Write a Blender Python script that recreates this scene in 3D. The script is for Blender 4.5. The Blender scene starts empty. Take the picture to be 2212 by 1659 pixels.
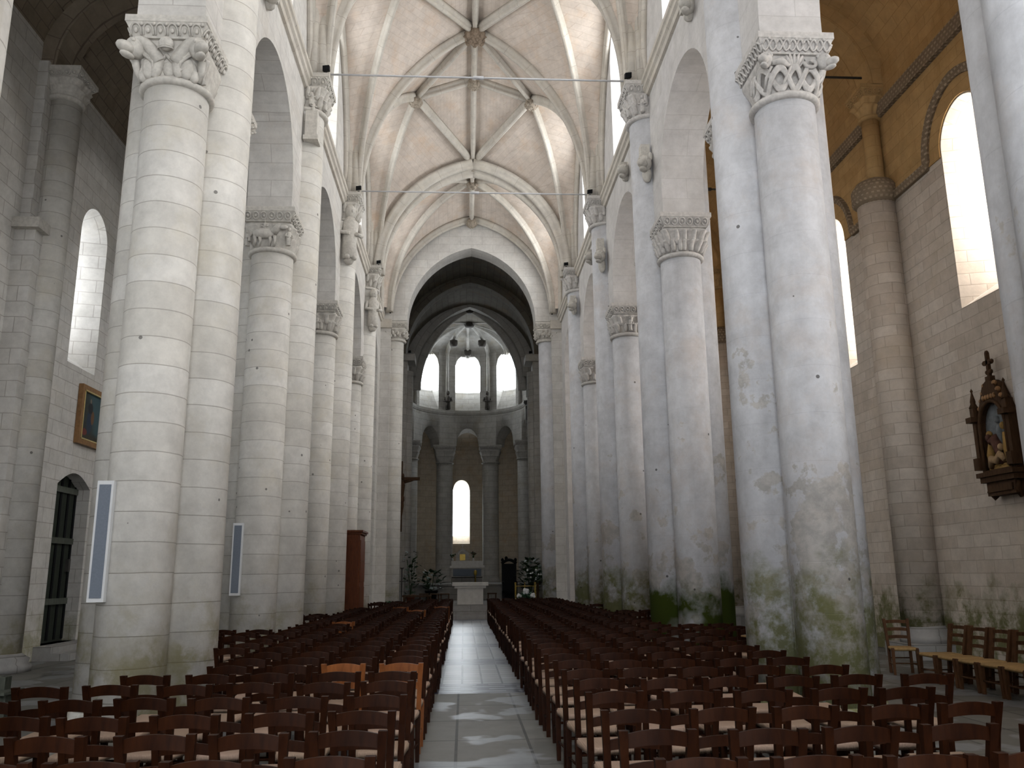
import bpy, math, random
from mathutils import Vector, Matrix
from mathutils.geometry import tessellate_polygon
PI = math.pi
random.seed(7)
S = bpy.context.scene
COL = S.collection
sin, cos, sqrt = math.sin, math.cos, math.sqrt

# ------------------------------------------------------------------ helpers
class MB:
    """collects faces (world coordinates) and links them as ONE mesh object"""
    def __init__(s): s.v, s.f, s.uv, s.sm = [], [], [], []
    def face(s, pts, uv=None, smooth=False):
        b = len(s.v); s.v += [tuple(p) for p in pts]; s.f.append(tuple(range(b, b+len(pts))))
        if uv is None:
            a, b_, c = Vector(pts[0]), Vector(pts[1]), Vector(pts[2]); n = (b_-a).cross(c-a)
            x, y, z = abs(n.x), abs(n.y), abs(n.z)
            if z >= x and z >= y: uv = [(p[0], p[1]) for p in pts]
            elif x >= y: uv = [(p[1], p[2]) for p in pts]
            else: uv = [(p[0], p[2]) for p in pts]
        s.uv.append(uv); s.sm.append(smooth)
    def grid(s, P, UV=None, smooth=True, closed=False):
        n = len(P); m = len(P[0])
        b = len(s.v)
        for r in P: s.v += [tuple(p) for p in r]
        for i in range(n-1):
            for j in range(m-1 if not closed else m):
                k = (j+1) % m
                s.f.append((b+i*m+j, b+i*m+k, b+(i+1)*m+k, b+(i+1)*m+j)); s.sm.append(smooth)
                if UV:
                    uv = [UV[i][j], UV[i][k], UV[i+1][k], UV[i+1][j]]
                else:
                    q = [P[i][j], P[i][k], P[i+1][k], P[i+1][j]]; uv = [(p[1]+p[0], p[2]) for p in q]
                s.uv.append(uv)
    def box(s, x0, x1, y0, y1, z0, z1):
        c = [(x0,y0,z0),(x1,y0,z0),(x1,y1,z0),(x0,y1,z0),(x0,y0,z1),(x1,y0,z1),(x1,y1,z1),(x0,y1,z1)]
        for q in ((0,3,2,1),(4,5,6,7),(0,1,5,4),(1,2,6,5),(2,3,7,6),(3,0,4,7)): s.face([c[i] for i in q])
    def obox(s, o, ax, ay, az):
        """box from corner o along three vectors"""
        o, ax, ay, az = map(Vector, (o, ax, ay, az))
        c = [o, o+ax, o+ax+ay, o+ay, o+az, o+ax+az, o+ax+ay+az, o+ay+az]
        for q in ((0,3,2,1),(4,5,6,7),(0,1,5,4),(1,2,6,5),(2,3,7,6),(3,0,4,7)): s.face([c[i] for i in q])
    def lathe(s, cx, cy, prof, n=32, a0=0, a1=2*PI, cap=True):
        """prof = [(r, z)...]"""
        full = abs(a1-a0-2*PI) < 1e-6; m = n if full else n+1
        P = []; UV = []
        for r, z in prof:
            P.append([(cx+r*cos(a0+(a1-a0)*j/n), cy+r*sin(a0+(a1-a0)*j/n), z) for j in range(m)])
        rr = max(r for r, z in prof)
        b = len(s.v)
        for r in P: s.v += r
        for i in range(len(P)-1):
            for j in range(n):
                k = (j+1) % m
                s.f.append((b+i*m+j, b+i*m+k, b+(i+1)*m+k, b+(i+1)*m+j)); s.sm.append(True)
                u0, u1 = rr*(a1-a0)*j/n, rr*(a1-a0)*(j+1)/n
                s.uv.append([(u0, prof[i][1]), (u1, prof[i][1]), (u1, prof[i+1][1]), (u0, prof[i+1][1])])
        if cap and full:
            s.face(list(reversed(P[0]))); s.face(P[-1])
    def tube(s, path, r, n=8, closed=False, taper=None):
        path = [Vector(p) for p in path]; N = len(path); P = []
        prev = None; dist = 0; UV = []
        for i, p in enumerate(path):
            a = path[max(i-1, 0)] if not closed else path[(i-1) % N]
            b = path[min(i+1, N-1)] if not closed else path[(i+1) % N]
            t = (b-a).normalized()
            if prev is None:
                u = t.orthogonal().normalized()
            else:
                u = (prev - t*prev.dot(t)).normalized()
            prev = u; w = t.cross(u); R = r if taper is None else r*taper[i]
            if i: dist += (path[i]-path[i-1]).length
            P.append([tuple(p+u*(R*cos(2*PI*j/n))+w*(R*sin(2*PI*j/n))) for j in range(n)])
            UV.append([(dist, R*2*PI*j/n) for j in range(n)])
        if closed: P.append(P[0]); UV.append(UV[0])
        s.grid(P, UV, True, True)
        if not closed: s.face(list(reversed(P[0]))); s.face(P[-1])
    def sweep(s, path, prof, up=None):
        """prof [(across, out)] swept along path; up(i) gives the outward direction"""
        path = [Vector(p) for p in path]; N = len(path); P = []; UV = []; d = 0
        for i, p in enumerate(path):
            t = (path[min(i+1, N-1)]-path[max(i-1, 0)]).normalized()
            o = Vector(up(i)); o = (o-t*o.dot(t)).normalized(); c = t.cross(o)
            if i: d += (path[i]-path[i-1]).length
            P.append([tuple(p+c*a+o*b) for a, b in prof]); UV.append([(d, k*.1) for k in range(len(prof))])
        s.grid(P, UV, True, True)
        s.face(list(reversed(P[0]))); s.face(P[-1])
    def ball(s, c, rx, ry=None, rz=None, n=10, m=7, rot=None):
        ry = rx if ry is None else ry; rz = rx if rz is None else rz
        P = []
        for i in range(m+1):
            t = PI*i/m; row = []
            for j in range(n):
                q = Vector((rx*sin(t)*cos(2*PI*j/n), ry*sin(t)*sin(2*PI*j/n), -rz*cos(t)))
                if rot: q = rot @ q
                row.append((c[0]+q.x, c[1]+q.y, c[2]+q.z))
            P.append(row)
        s.grid(P, None, True, True)
    def poly_extrude(s, poly, fa, fb, holes=()):
        """poly & holes: lists of (front2d, back2d) vertex pairs; fa/fb map 2d->3d for front/back"""
        outs = [[p if isinstance(p[0], tuple) else (p, p) for p in poly]] + [[p if isinstance(p[0], tuple) else (p, p) for p in h] for h in holes]
        for w, fn in ((0, fa), (1, fb)):
            loops = [[Vector((q[w][0], q[w][1], 0)) for q in L] for L in outs]
            flat = [v for L in loops for v in L]
            for t in tessellate_polygon(loops):
                pts = [fn(flat[i].x, flat[i].y) for i in t]
                s.face(pts, [(flat[i].x, flat[i].y) for i in t])
        for L in outs:
            for i in range(len(L)):
                p, q = L[i], L[(i+1) % len(L)]
                a, b = fa(*p[0]), fa(*q[0]); c, d = fb(*q[1]), fb(*p[1])
                if (Vector(a)-Vector(b)).length < 1e-6 and (Vector(c)-Vector(d)).length < 1e-6: continue
                s.face([a, b, c, d])
    def build(s, name, mat, parent=None, origin=(0, 0, 0), weld=True):
        me = bpy.data.meshes.new(name)
        o = origin
        me.from_pydata([(x-o[0], y-o[1], z-o[2]) for x, y, z in s.v], [], s.f)
        ul = me.uv_layers.new(name='UVMap')
        k = 0
        flat = []
        for u in s.uv:
            for q in u: flat += [q[0], q[1]]
        ul.data.foreach_set('uv', flat)
        me.polygons.foreach_set('use_smooth', s.sm)
        if mat: me.materials.append(mat)
        me.update()
        import bmesh
        bm = bmesh.new(); bm.from_mesh(me)
        if weld: bmesh.ops.remove_doubles(bm, verts=bm.verts, dist=1e-5)
        bmesh.ops.recalc_face_normals(bm, faces=bm.faces)
        bm.to_mesh(me); bm.free()
        ob = bpy.data.objects.new(name, me); COL.objects.link(ob)
        if parent is not None: ob.parent = parent
        else: ob.location = o
        return ob

def tag(o, label, cat, group=None):
    o['label'] = label; o['category'] = cat
    if group: o['group'] = group
    return o
def thing(name, label, cat, loc=(0, 0, 0), group=None):
    o = bpy.data.objects.new(name, None); COL.objects.link(o); o.location = loc; o.empty_display_size = .2
    return tag(o, label, cat, group)
def struct(o): o['kind'] = 'structure'; return o

# ------------------------------------------------------------------ materials
class NT:
    def __init__(s, name):
        s.m = bpy.data.materials.new(name); s.m.use_nodes = True; s.t = s.m.node_tree; s.t.nodes.clear()
        s.out = s.t.nodes.new('ShaderNodeOutputMaterial'); s.b = s.t.nodes.new('ShaderNodeBsdfPrincipled')
        s.t.links.new(s.b.outputs[0], s.out.inputs[0])
    def n(s, ty, **kw):
        o = s.t.nodes.new(ty)
        for k, v in kw.items():
            if k.startswith('_'): setattr(o, k[1:], v)
            else: s.set(o.inputs[k.replace('__', ' ')], v)
        return o
    def set(s, inp, v):
        if isinstance(v, bpy.types.NodeSocket): s.t.links.new(v, inp)
        elif isinstance(v, (tuple, list)) and len(v) == 3 and inp.type == 'RGBA': inp.default_value = (*v, 1)
        else: inp.default_value = v
    def noise(s, vec, scale, detail=4, rough=.55):
        o = s.n('ShaderNodeTexNoise', Scale=scale, Detail=detail, Roughness=rough)
        if vec is not None: s.set(o.inputs['Vector'], vec)
        return o.outputs['Fac']
    def ramp(s, fac, a, b):
        o = s.n('ShaderNodeMapRange', Value=fac); o.inputs[1].default_value = a; o.inputs[2].default_value = b; o.clamp = True
        return o.outputs[0]
    def mix(s, fac, a, b, mode='MIX'):
        o = s.t.nodes.new('ShaderNodeMix'); o.data_type = 'RGBA'; o.blend_type = mode
        s.set(o.inputs[0], fac); s.set(o.inputs[6], a); s.set(o.inputs[7], b); return o.outputs[2]
    def math(s, op, a, b=0.0):
        o = s.t.nodes.new('ShaderNodeMath'); o.operation = op; s.set(o.inputs[0], a); s.set(o.inputs[1], b); return o.outputs[0]
    def bump(s, h, strength=.3, dist=.02):
        o = s.n('ShaderNodeBump', Strength=strength, Distance=dist, Height=h); s.set(s.b.inputs['Normal'], o.outputs[0])
    def pos(s): return s.n('ShaderNodeNewGeometry').outputs['Position']
    def uv(s): return s.n('ShaderNodeTexCoord').outputs['UV']
    def xyz(s, v):
        o = s.n('ShaderNodeSeparateXYZ'); s.set(o.inputs[0], v); return o.outputs
    def done(s, col, rough=.85, spec=.25):
        s.set(s.b.inputs['Base Color'], col); s.set(s.b.inputs['Roughness'], rough); s.b.inputs['Specular IOR Level'].default_value = spec
        return s.m

def masonry(name, c1, c2, mortar, bw=.9, rh=.34, ms=.012, stain=None, stain_amt=.5, bump=.25, moss=None, plaster=None, speck=0):
    t = NT(name); uv = t.uv(); p = t.pos()
    wob = t.n('ShaderNodeVectorMath', _operation='ADD'); t.set(wob.inputs[0], uv)
    nz = t.n('ShaderNodeTexNoise', Scale=1.7, Detail=2); t.set(nz.inputs['Vector'], p)
    sc = t.n('ShaderNodeVectorMath', _operation='SCALE'); t.set(sc.inputs[0], nz.outputs['Color']); sc.inputs['Scale'].default_value = .03
    t.set(wob.inputs[1], sc.outputs[0])
    br = t.n('ShaderNodeTexBrick', Scale=1.0)
    t.set(br.inputs['Vector'], wob.outputs[0])
    br.offset = .5; br.inputs['Brick Width'].default_value = bw; br.inputs['Row Height'].default_value = rh
    br.inputs['Mortar Size'].default_value = ms; br.inputs['Mortar Smooth'].default_value = .3
    t.set(br.inputs['Color1'], c1); t.set(br.inputs['Color2'], c2); t.set(br.inputs['Mortar'], mortar)
    col = br.outputs['Color']
    big = t.noise(p, .55, 5, .6)
    col = t.mix(t.math('MULTIPLY', t.ramp(big, .3, .75), .35), col, tuple(x*.72 for x in c1))
    fine = t.noise(p, 9, 4, .65)
    col = t.mix(t.math('MULTIPLY', t.ramp(fine, .5, .8), .35), col, tuple(x*.7 for x in c1))
    if plaster:   # whitewash over the stone, worn away in patches low down
        z = t.xyz(p)[2]
        pn = t.noise(p, 1.3, 6, .66)
        worn = t.ramp(t.math('ADD', pn, t.math('MULTIPLY', t.math('SUBTRACT', 3.3, z), .045)), .57, .60)
        pc = t.mix(t.math('MULTIPLY', t.ramp(t.noise(p, 3.5, 5, .72), .46, .66), .42), plaster[0], tuple(x*.66 for x in plaster[0]))
        st = t.n('ShaderNodeMapping'); t.set(st.inputs[0], p); st.inputs['Scale'].default_value = (5, 5, .5)
        pc = t.mix(t.math('MULTIPLY', t.ramp(t.noise(st.outputs[0], 1.2, 5, .6), .5, .72), .3), pc, tuple(x*.7 for x in plaster[0]))
        col = t.mix(.78, col, pc)
        wc = t.mix(t.ramp(t.noise(p, 5, 4, .68), .42, .6), (.47, .44, .40), (.33, .31, .28))
        col = t.mix(t.math('MULTIPLY', worn, .75), col, wc)
    mot = t.math('ADD', .85, t.math('MULTIPLY', t.ramp(t.noise(p, 2.6, 5, .72), .33, .67), .22))
    col = t.mix(1.0, col, mot, 'MULTIPLY')
    if stain:
        sn = t.noise(p, .9, 6, .7)
        col = t.mix(t.math('MULTIPLY', t.ramp(sn, .52, .7), stain_amt), col, stain)
    if moss:      # green algae growing up the damp foot of the stone
        z = t.xyz(p)[2]
        mn = t.noise(p, 1.6, 6, .65)
        g = t.math('SUBTRACT', t.math('ADD', mn, moss[1]), t.math('MULTIPLY', z, moss[2]))
        patch = t.ramp(t.noise(p, *(moss[4] if len(moss) > 4 else (1.9, 6, .7))), *(moss[5] if len(moss) > 5 else (.40, .54)))
        col = t.mix(t.math('MULTIPLY', t.ramp(g, .3, .55), t.math('MULTIPLY', patch, moss[3])), col, moss[0])
    if speck:
        vo = t.n('ShaderNodeTexVoronoi', Scale=2.2); t.set(vo.inputs['Vector'], p)
        col = t.mix(t.math('MULTIPLY', t.math('LESS_THAN', vo.outputs['Distance'], .06), speck), col, (.06, .055, .05))
    hh = t.math('ADD', t.math('MULTIPLY', br.outputs['Fac'], -1.0), t.math('MULTIPLY', fine, .35))
    t.bump(hh, bump, .02)
    return t.done(col, .9, .15)

def plain(name, c, rough=.6, spec=.3, var=.25, scale=6, metal=0):
    t = NT(name); n = t.noise(t.n('ShaderNodeTexCoord').outputs['Object'], scale, 5, .6)
    col = t.mix(t.math('MULTIPLY', t.ramp(n, .35, .75), 1.0), c, tuple(x*(1-var) for x in c))
    t.b.inputs['Metallic'].default_value = metal
    t.bump(n, .1, .005)
    return t.done(col, rough, spec)

def wood(name, c, dark, rough=.42):
    t = NT(name); tc = t.n('ShaderNodeTexCoord').outputs['Object']
    mp = t.n('ShaderNodeMapping'); t.set(mp.inputs[0], tc); mp.inputs['Scale'].default_value = (14, 14, 2.5)
    n = t.noise(mp.outputs[0], 2.0, 6, .6)
    oi = t.n('ShaderNodeObjectInfo').outputs['Random']
    col = t.mix(t.ramp(n, .3, .75), c, dark)
    col = t.mix(t.math('MULTIPLY', oi, .35), col, tuple(x*.45 for x in dark))
    t.bump(n, .12, .004)
    return t.done(col, rough, .10)

def emit(name, c, s):
    t = NT(name); t.b.inputs['Base Color'].default_value = (.8, .8, .8, 1)
    t.b.inputs['Emission Color'].default_value = (*c, 1); t.b.inputs['Emission Strength'].default_value = s
    return t.m

LIME = (.62, .60, .555)
M = {}
M['drum'] = masonry('banded_limestone', (.70, .68, .64), (.60, .575, .525), (.38, .355, .32), 2.9, .36, .007, (.52, .46, .33), .30, .3, moss=((.27, .23, .06), .25, .35, .6), speck=.7)
M['white_mossy'] = masonry('whitewashed_limestone_green_foot', (.60, .57, .54), (.56, .53, .49), (.38, .35, .33), 2.4, .62, .006, (.47, .37, .29), .3, .3, moss=((.055, .075, .010), .58, .46, 1.0, (1.1, 3, .5), (.30, .42)), plaster=((.585, .60, .64), .475), speck=.8)
M['white'] = masonry('whitewashed_limestone', (.60, .57, .54), (.56, .53, .49), (.38, .35, .33), 2.4, .62, .006, (.47, .37, .29), .3, .3, moss=((.15, .155, .04), .46, .34, .85), plaster=((.585, .60, .64), .475), speck=.8)
M['whiteplain'] = masonry('pale_whitewash', (.63, .61, .60), (.60, .58, .56), (.5, .48, .46), 1.1, .45, .006, (.50, .47, .44), .25, .2)
M['left_wall'] = masonry('pale_ashlar', (.68, .66, .63), (.62, .60, .565), (.40, .37, .34), .75, .33, .010, (.52, .46, .36), .25, .25, moss=((.20, .19, .07), .2, .4, .6))
M['right_wall'] = masonry('cream_rubble', (.62, .555, .485), (.50, .43, .36), (.42, .36, .30), .55, .24, .010, (.46, .38, .28), .4, .35, moss=((.10, .105, .02), .42, .42, .85))
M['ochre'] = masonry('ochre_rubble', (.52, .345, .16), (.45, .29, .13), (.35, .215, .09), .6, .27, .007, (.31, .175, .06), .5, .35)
M['band'] = masonry('carved_band_stone', (.40, .32, .23), (.32, .25, .18), (.2, .15, .1), .12, .1, .03, None, .3, .6)
M['arcade'] = masonry('pale_arcade_stone', (.65, .63, .595), (.60, .575, .54), (.45, .42, .39), .95, .36, .008, (.52, .45, .36), .25, .2)
M['vault'] = masonry('pinkish_vault_stone', (.67, .59, .52), (.64, .555, .48), (.565, .475, .40), .55, .22, .009, (.56, .37, .22), .42, .2)
M['rib'] = masonry('rib_stone', (.60, .56, .50), (.56, .52, .455), (.40, .36, .31), .9, .5, .008, (.48, .40, .29), .3, .2)
M['aislevault'] = masonry('shade_brown_vault_stone', (.30, .25, .19), (.26, .21, .155), (.17, .13, .1), .6, .27, .012, (.16, .12, .07), .5, .3)  # dark brown puts the left aisle's low light into the vault colour
M['choir'] = masonry('grey_choir_stone', (.50, .48, .45), (.45, .43, .395), (.33, .31, .275), .8, .34, .012, (.30, .25, .16), .5, .3)
M['choir_low'] = masonry('dim_choir_plinth_stone', (.28, .265, .245), (.24, .23, .21), (.15, .14, .125), 1.1, .4, .012, (.2, .17, .12), .4, .3)
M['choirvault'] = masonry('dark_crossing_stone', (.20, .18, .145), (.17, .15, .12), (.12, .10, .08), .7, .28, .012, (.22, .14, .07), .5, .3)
M['amb'] = masonry('tan_ambulatory_stone', (.52, .45, .36), (.47, .40, .31), (.34, .28, .21), .8, .36, .012, (.44, .30, .16), .5, .3)
M['carve'] = plain('carved_limestone', (.60, .57, .52), .9, .15, .3, 14)
M['carve_w'] = plain('carved_whitewashed_stone', (.60, .575, .55), .9, .15, .32, 14)
M['boss'] = plain('brown_painted_boss', (.30, .23, .17), .85, .2, .5, 20)
M['boss_pale'] = plain('pale_brown_boss', (.42, .36, .29), .85, .2, .5, 20)
M['dark_boss'] = plain('dark_boss', (.08, .07, .06), .85, .2, .4, 20)
M['chair'] = wood('dark_red_brown_wood', (.036, .0105, .0032), (.015, .0042, .0015), .5)
M['chair_light'] = wood('honey_brown_wood', (.30, .105, .032), (.17, .055, .018), .4)
M['chair_old'] = wood('worn_brown_wood', (.12, .055, .025), (.06, .028, .013), .6)
M['cabinet'] = wood('red_brown_oak', (.17, .052, .02), (.085, .025, .011), .5)
M['oak'] = wood('dark_carved_oak', (.10, .055, .028), (.05, .026, .014), .6)
M['black'] = plain('black_metal', (.008, .008, .009), .7, .12, .2)
M['iron'] = plain('grey_iron', (.60, .60, .62), .6, .3, .15, 6, 0)
M['darkiron'] = plain('dark_iron', (.06, .055, .05), .6, .4, .2)
M['gold'] = plain('gilded_metal', (.55, .38, .08), .4, .5, .3, 6, .6)
M['speaker'] = plain('white_speaker_housing', (.62, .63, .64), .5, .4, .08)
M['grille'] = plain('grey_speaker_grille', (.15, .175, .215), .6, .3, .15, 40)
M['altar'] = plain('pale_altar_stone', (.66, .64, .61), .8, .2, .2, 5)
M['leaf'] = plain('dark_green_leaf', (.03, .07, .02), .5, .4, .5, 8)
M['leaf_pale'] = plain('fresh_green_leaf', (.06, .16, .08), .5, .4, .4, 8)
M['pot'] = plain('terracotta', (.30, .10, .05), .8, .2, .3)
M['petal'] = plain('white_petal', (.85, .85, .86), .7, .2, .1)
M['frame'] = plain('brown_gilt_frame', (.30, .16, .065), .45, .4, .35, 12)
M['gilt_edge'] = plain('bright_gilt_edge', (.62, .50, .22), .4, .5, .2)
M['door'] = wood('dark_green_door_boards', (.050, .058, .045), (.024, .028, .022), .65)
M['doorbar'] = wood('grey_green_door_rail', (.12, .13, .11), (.07, .075, .06), .65)
M['stone_step'] = masonry('worn_step_stone', (.38, .37, .36), (.33, .325, .315), (.2, .19, .18), 1.2, .3, .01, (.36, .35, .33), .4, .3)
M['cream'] = plain('painted_relief_cream', (.40, .27, .15), .7, .2, .4, 16)
M['relief_sky'] = plain('painted_relief_grey_blue', (.20, .215, .225), .75, .2, .45, 8)
M['ochre_cloth'] = plain('painted_relief_ochre', (.36, .22, .07), .75, .2, .4, 12)
M['red_cloth'] = plain('painted_relief_red', (.12, .055, .04), .75, .2, .4, 12)
M['sun_glass'] = emit('bright_daylight_glass', (1.0, .99, .97), 85)
M['north_glass'] = emit('cool_daylight_glass', (.90, .95, 1.0), 24)
M['clere_glass'] = emit('clerestory_daylight_glass', (.95, .98, 1.0), 24)
M['clere_north'] = emit('north_clerestory_glass', (.92, .96, 1.0), 12)
M['apse_glass'] = emit('apse_daylight_glass', (.85, .93, 1.0), 20)
M['west_glow'] = emit('west_window_doorway_glow', (.93, .96, 1.0), 12)

def straw():
    t = NT('woven_rush'); tc = t.n('ShaderNodeTexCoord').outputs['Object']
    x, y, z = t.xyz(tc)
    w = t.n('ShaderNodeTexWave', Scale=26.0, Distortion=1.5); t.set(w.inputs['Vector'], tc)
    oi = t.n('ShaderNodeObjectInfo').outputs['Random']
    col = t.mix(w.outputs['Fac'], (.37, .265, .195), (.29, .205, .145))
    col = t.mix(t.math('MULTIPLY', oi, .5), col, (.42, .29, .235))
    t.bump(w.outputs['Fac'], .3, .004)
    return t.done(col, .7, .25)
M['rush'] = straw()
M['rush_old'] = plain('old_straw', (.38, .24, .10), .75, .2, .35, 20)

def floor_mat():
    t = NT('flagstones_and_glazed_tiles'); p = t.pos(); x, y, z = t.xyz(p)
    def brick(w, h, ms, c1, c2, mo, off=.5):
        b = t.n('ShaderNodeTexBrick', Scale=1.0); t.set(b.inputs['Vector'], p); b.offset = off
        b.inputs['Brick Width'].default_value = w; b.inputs['Row Height'].default_value = h; b.inputs['Mortar Size'].default_value = ms
        t.set(b.inputs['Color1'], c1); t.set(b.inputs['Color2'], c2); t.set(b.inputs['Mortar'], mo); return b
    flag = brick(.76, 1.25, .016, (.150, .145, .132), (.105, .102, .092), (.035, .033, .03), 0)
    sh = t.n('ShaderNodeVectorMath', _operation='ADD'); t.set(sh.inputs[0], p); sh.inputs[1].default_value = (.38, .3, 0); t.set(flag.inputs['Vector'], sh.outputs[0])
    damp = t.ramp(t.noise(p, 1.1, 3, .5), .52, .56)
    fc = t.mix(t.math('MULTIPLY', damp, .5), flag.outputs['Color'], (.20, .215, .24))
    fc = t.mix(t.math('MULTIPLY', t.ramp(t.noise(p, 3, 6, .7), .45, .75), .45), fc, (.085, .08, .068))
    tile = brick(.33, .33, .017, (.30, .31, .325), (.20, .21, .225), (.03, .033, .04), 0)
    strip = brick(.7, .26, .10, (.30, .31, .34), (.2, .21, .25), (.014, .016, .035), .37)
    band = t.math('LESS_THAN', t.math('FRACT', t.math('DIVIDE', t.math('SUBTRACT', y, 13.4), 4.15)), .28)
    tc = t.mix(band, tile.outputs['Color'], strip.outputs['Color'])
    tc = t.mix(t.math('MULTIPLY', t.ramp(t.noise(p, 1.6, 5, .65), .4, .75), .35), tc, (.30, .30, .30))
    ist = t.math('MULTIPLY', t.math('GREATER_THAN', y, 13.4), t.math('LESS_THAN', t.math('ABSOLUTE', t.math('ADD', x, .03)), .75))
    col = t.mix(ist, fc, tc)
    nist = t.math('SUBTRACT', 1.0, ist)
    rough = t.math('ADD', t.math('MULTIPLY', ist, -.20), t.math('ADD', .50, t.math('MULTIPLY', t.math('MULTIPLY', damp, nist), -.16)))
    rough = t.math('ADD', rough, t.math('MULTIPLY', t.noise(p, 5, 4), .1))
    h = t.math('MULTIPLY', t.mix(ist, flag.outputs['Fac'], tile.outputs['Fac']), -1)
    t.bump(t.math('ADD', h, t.math('MULTIPLY', t.noise(p, 4, 3), .5)), .2, .01)
    return t.done(col, rough, .32)
M['floor'] = floor_mat()

def painting_mat():
    """dark oil painting: grey-green landscape, blue sky to one side, a standing figure, red cloth low left"""
    t = NT('old_oil_paint'); u, v, w = t.xyz(t.uv())
    n = t.noise(t.uv(), 5, 5, .6)
    def blob(cu, cv, ru, rv):
        a = t.math('POWER', t.math('DIVIDE', t.math('SUBTRACT', u, cu), ru), 2); b = t.math('POWER', t.math('DIVIDE', t.math('SUBTRACT', v, cv), rv), 2)
        return t.ramp(t.math('ADD', t.math('ADD', a, b), t.math('MULTIPLY', t.math('SUBTRACT', n, .5), 1.0)), 1.1, .8)
    col = t.mix(t.ramp(n, .35, .7), (.035, .05, .045), (.07, .085, .07))
    col = t.mix(t.ramp(t.math('ADD', u, t.math('MULTIPLY', v, .4)), .62, .85), col, (.06, .14, .17))
    col = t.mix(t.ramp(v, .2, .1), col, (.07, .06, .04))
    for c, b in (((.03, .06, .12), (.42, .42, .13, .28)), ((.25, .12, .05), (.56, .5, .08, .14)), ((.02, .02, .03), (.42, .68, .12, .12)), ((.32, .24, .19), (.42, .83, .04, .05)), ((.28, .05, .04), (.22, .17, .13, .07))):
        col = t.mix(blob(*b), col, c)
    col = t.mix(.45, col, (.02, .022, .02))
    return t.done(col, .5, .3)
M['paint'] = painting_mat()

# ------------------------------------------------------------------ layout of the church
PY = [5.14, 11.6, 17.6, 23.6, 29.6]           # centres of the free-standing piers along the nave
WY = -1.4                                    # inner face of the west wall
ZA, ZN = 9.03, 12.65                         # tops of the arcade and nave abaci
XW, XO = 3.85, 4.75                          # nave and aisle faces of the arcade wall
XL, XR = -9.6, 9.4                           # inner faces of the aisle walls
END = 34.9

def arch_pts(c, hw, zs, rise, n=14):
    """pointed or round arch from left spring to right spring (2d)"""
    if rise <= hw*1.001:
        return [(c-hw*cos(PI*i/(2*n)*1.0), zs+rise*sin(PI*i/(2*n))) for i in range(n)] + [(c+hw*sin(PI*i/(2*n)), zs+rise*cos(PI*i/(2*n))) for i in range(n+1)]
    R = (hw*hw+rise*rise)/(2*hw); th = math.acos((R-hw)/R)
    L = [(c-hw+R*(1-cos(th*i/n)), zs+R*sin(th*i/n)) for i in range(n)]
    Rr = [(2*c-p[0], p[1]) for p in reversed(L)]
    return L+[(c, zs+rise)]+Rr

# floor, one object; platform and steps to the crossing
b = MB(); b.box(-14, 14, WY-1, 60, -.3, 0); struct(b.build('floor', M['floor']))
for i, (y0, z1) in enumerate(((35.15, .17), (35.75, .34), (36.4, .50))):
    b = MB(); b.box(-3.4 if y0 < 35.9 else -3.7, 3.4 if y0 < 35.9 else 3.7, y0, 44.2, z1-.17, z1)
    struct(b.build('floor', M['stone_step']))
b = MB(); b.box(-3.5, 3.5, 44.2, 54, .34, 1.22); b.box(-3.5, 3.5, 44.1, 54, 1.22, 1.30); struct(b.build('floor', M['choir_low']))

# --- arcade walls with clerestory windows
win_id = [0]
def pane(poly3, mat, uv=None):
    win_id[0] += 1
    b = MB(); b.face(poly3); o = b.build('window_%d' % win_id[0], mat); struct(o); return o
BAYS = [2.6] + [(PY[i]+PY[i+1])/2 for i in range(4)] + [32.3]
for s, side in ((-1, 'north'), (1, 'south')):
    out = [(WY-.6, 0), (.8, 0), (.8, ZA)]
    edges = [.8] + [y for p in PY for y in (p-1.2, p+1.2)] + [34.0]
    for k in range(0, len(edges), 2):
        a, c = edges[k], edges[k+1]; hw = (c-a)/2
        out.append((a, ZA)); out += arch_pts((a+c)/2, hw, 11.4-min(hw, 1.85) if hw < 2 else 9.4, min(hw, 1.85) if hw < 2 else 2.0, 12); out.append((c, ZA))
    out += [(34.0, 0), (END+.9, 0), (END+.9, 19.2), (WY-.6, 19.2)]
    o2 = []
    for p in out:
        if not o2 or (abs(p[0]-o2[-1][0])+abs(p[1]-o2[-1][1])) > 1e-4: o2.append(p)
    holes = []
    for c in BAYS:
        f = [(c-.98, 12.72)] + arch_pts(c, .98, 15.9, .98, 8) + [(c+.98, 12.72)]
        k = [(c-.66, 13.0)] + arch_pts(c, .66, 15.95, .66, 8) + [(c+.66, 13.0)]
        holes.append(list(zip(f, k)))
        pane([(s*(XO-.06), q[0], q[1]) for q in k], M['clere_glass' if s > 0 else 'clere_north'])
    b = MB(); b.poly_extrude(o2, lambda u, v: (s*XW, u, v), lambda u, v: (s*XO, u, v), holes)
    struct(b.build('wall_arcade_%s' % side, M['arcade'] if s < 0 else M['whiteplain']))
    # moulded string course at the level of the nave capitals
    b = MB()
    prof = [(XW+.02, 12.25), (XW-.06, 12.27), (XW-.08, 12.36), (XW-.13, 12.40), (XW-.13, 12.52), (XW-.17, 12.55), (XW-.17, 12.65), (XW+.02, 12.68)]
    P = [[(s*x, y, z) for x, z in prof] for y in (WY, END)]
    b.grid(P, [[(y, z) for x, z in prof] for y in (WY, END)], False)
    struct(b.build('trim_1' if s < 0 else 'trim_2', M['rib']))

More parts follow.
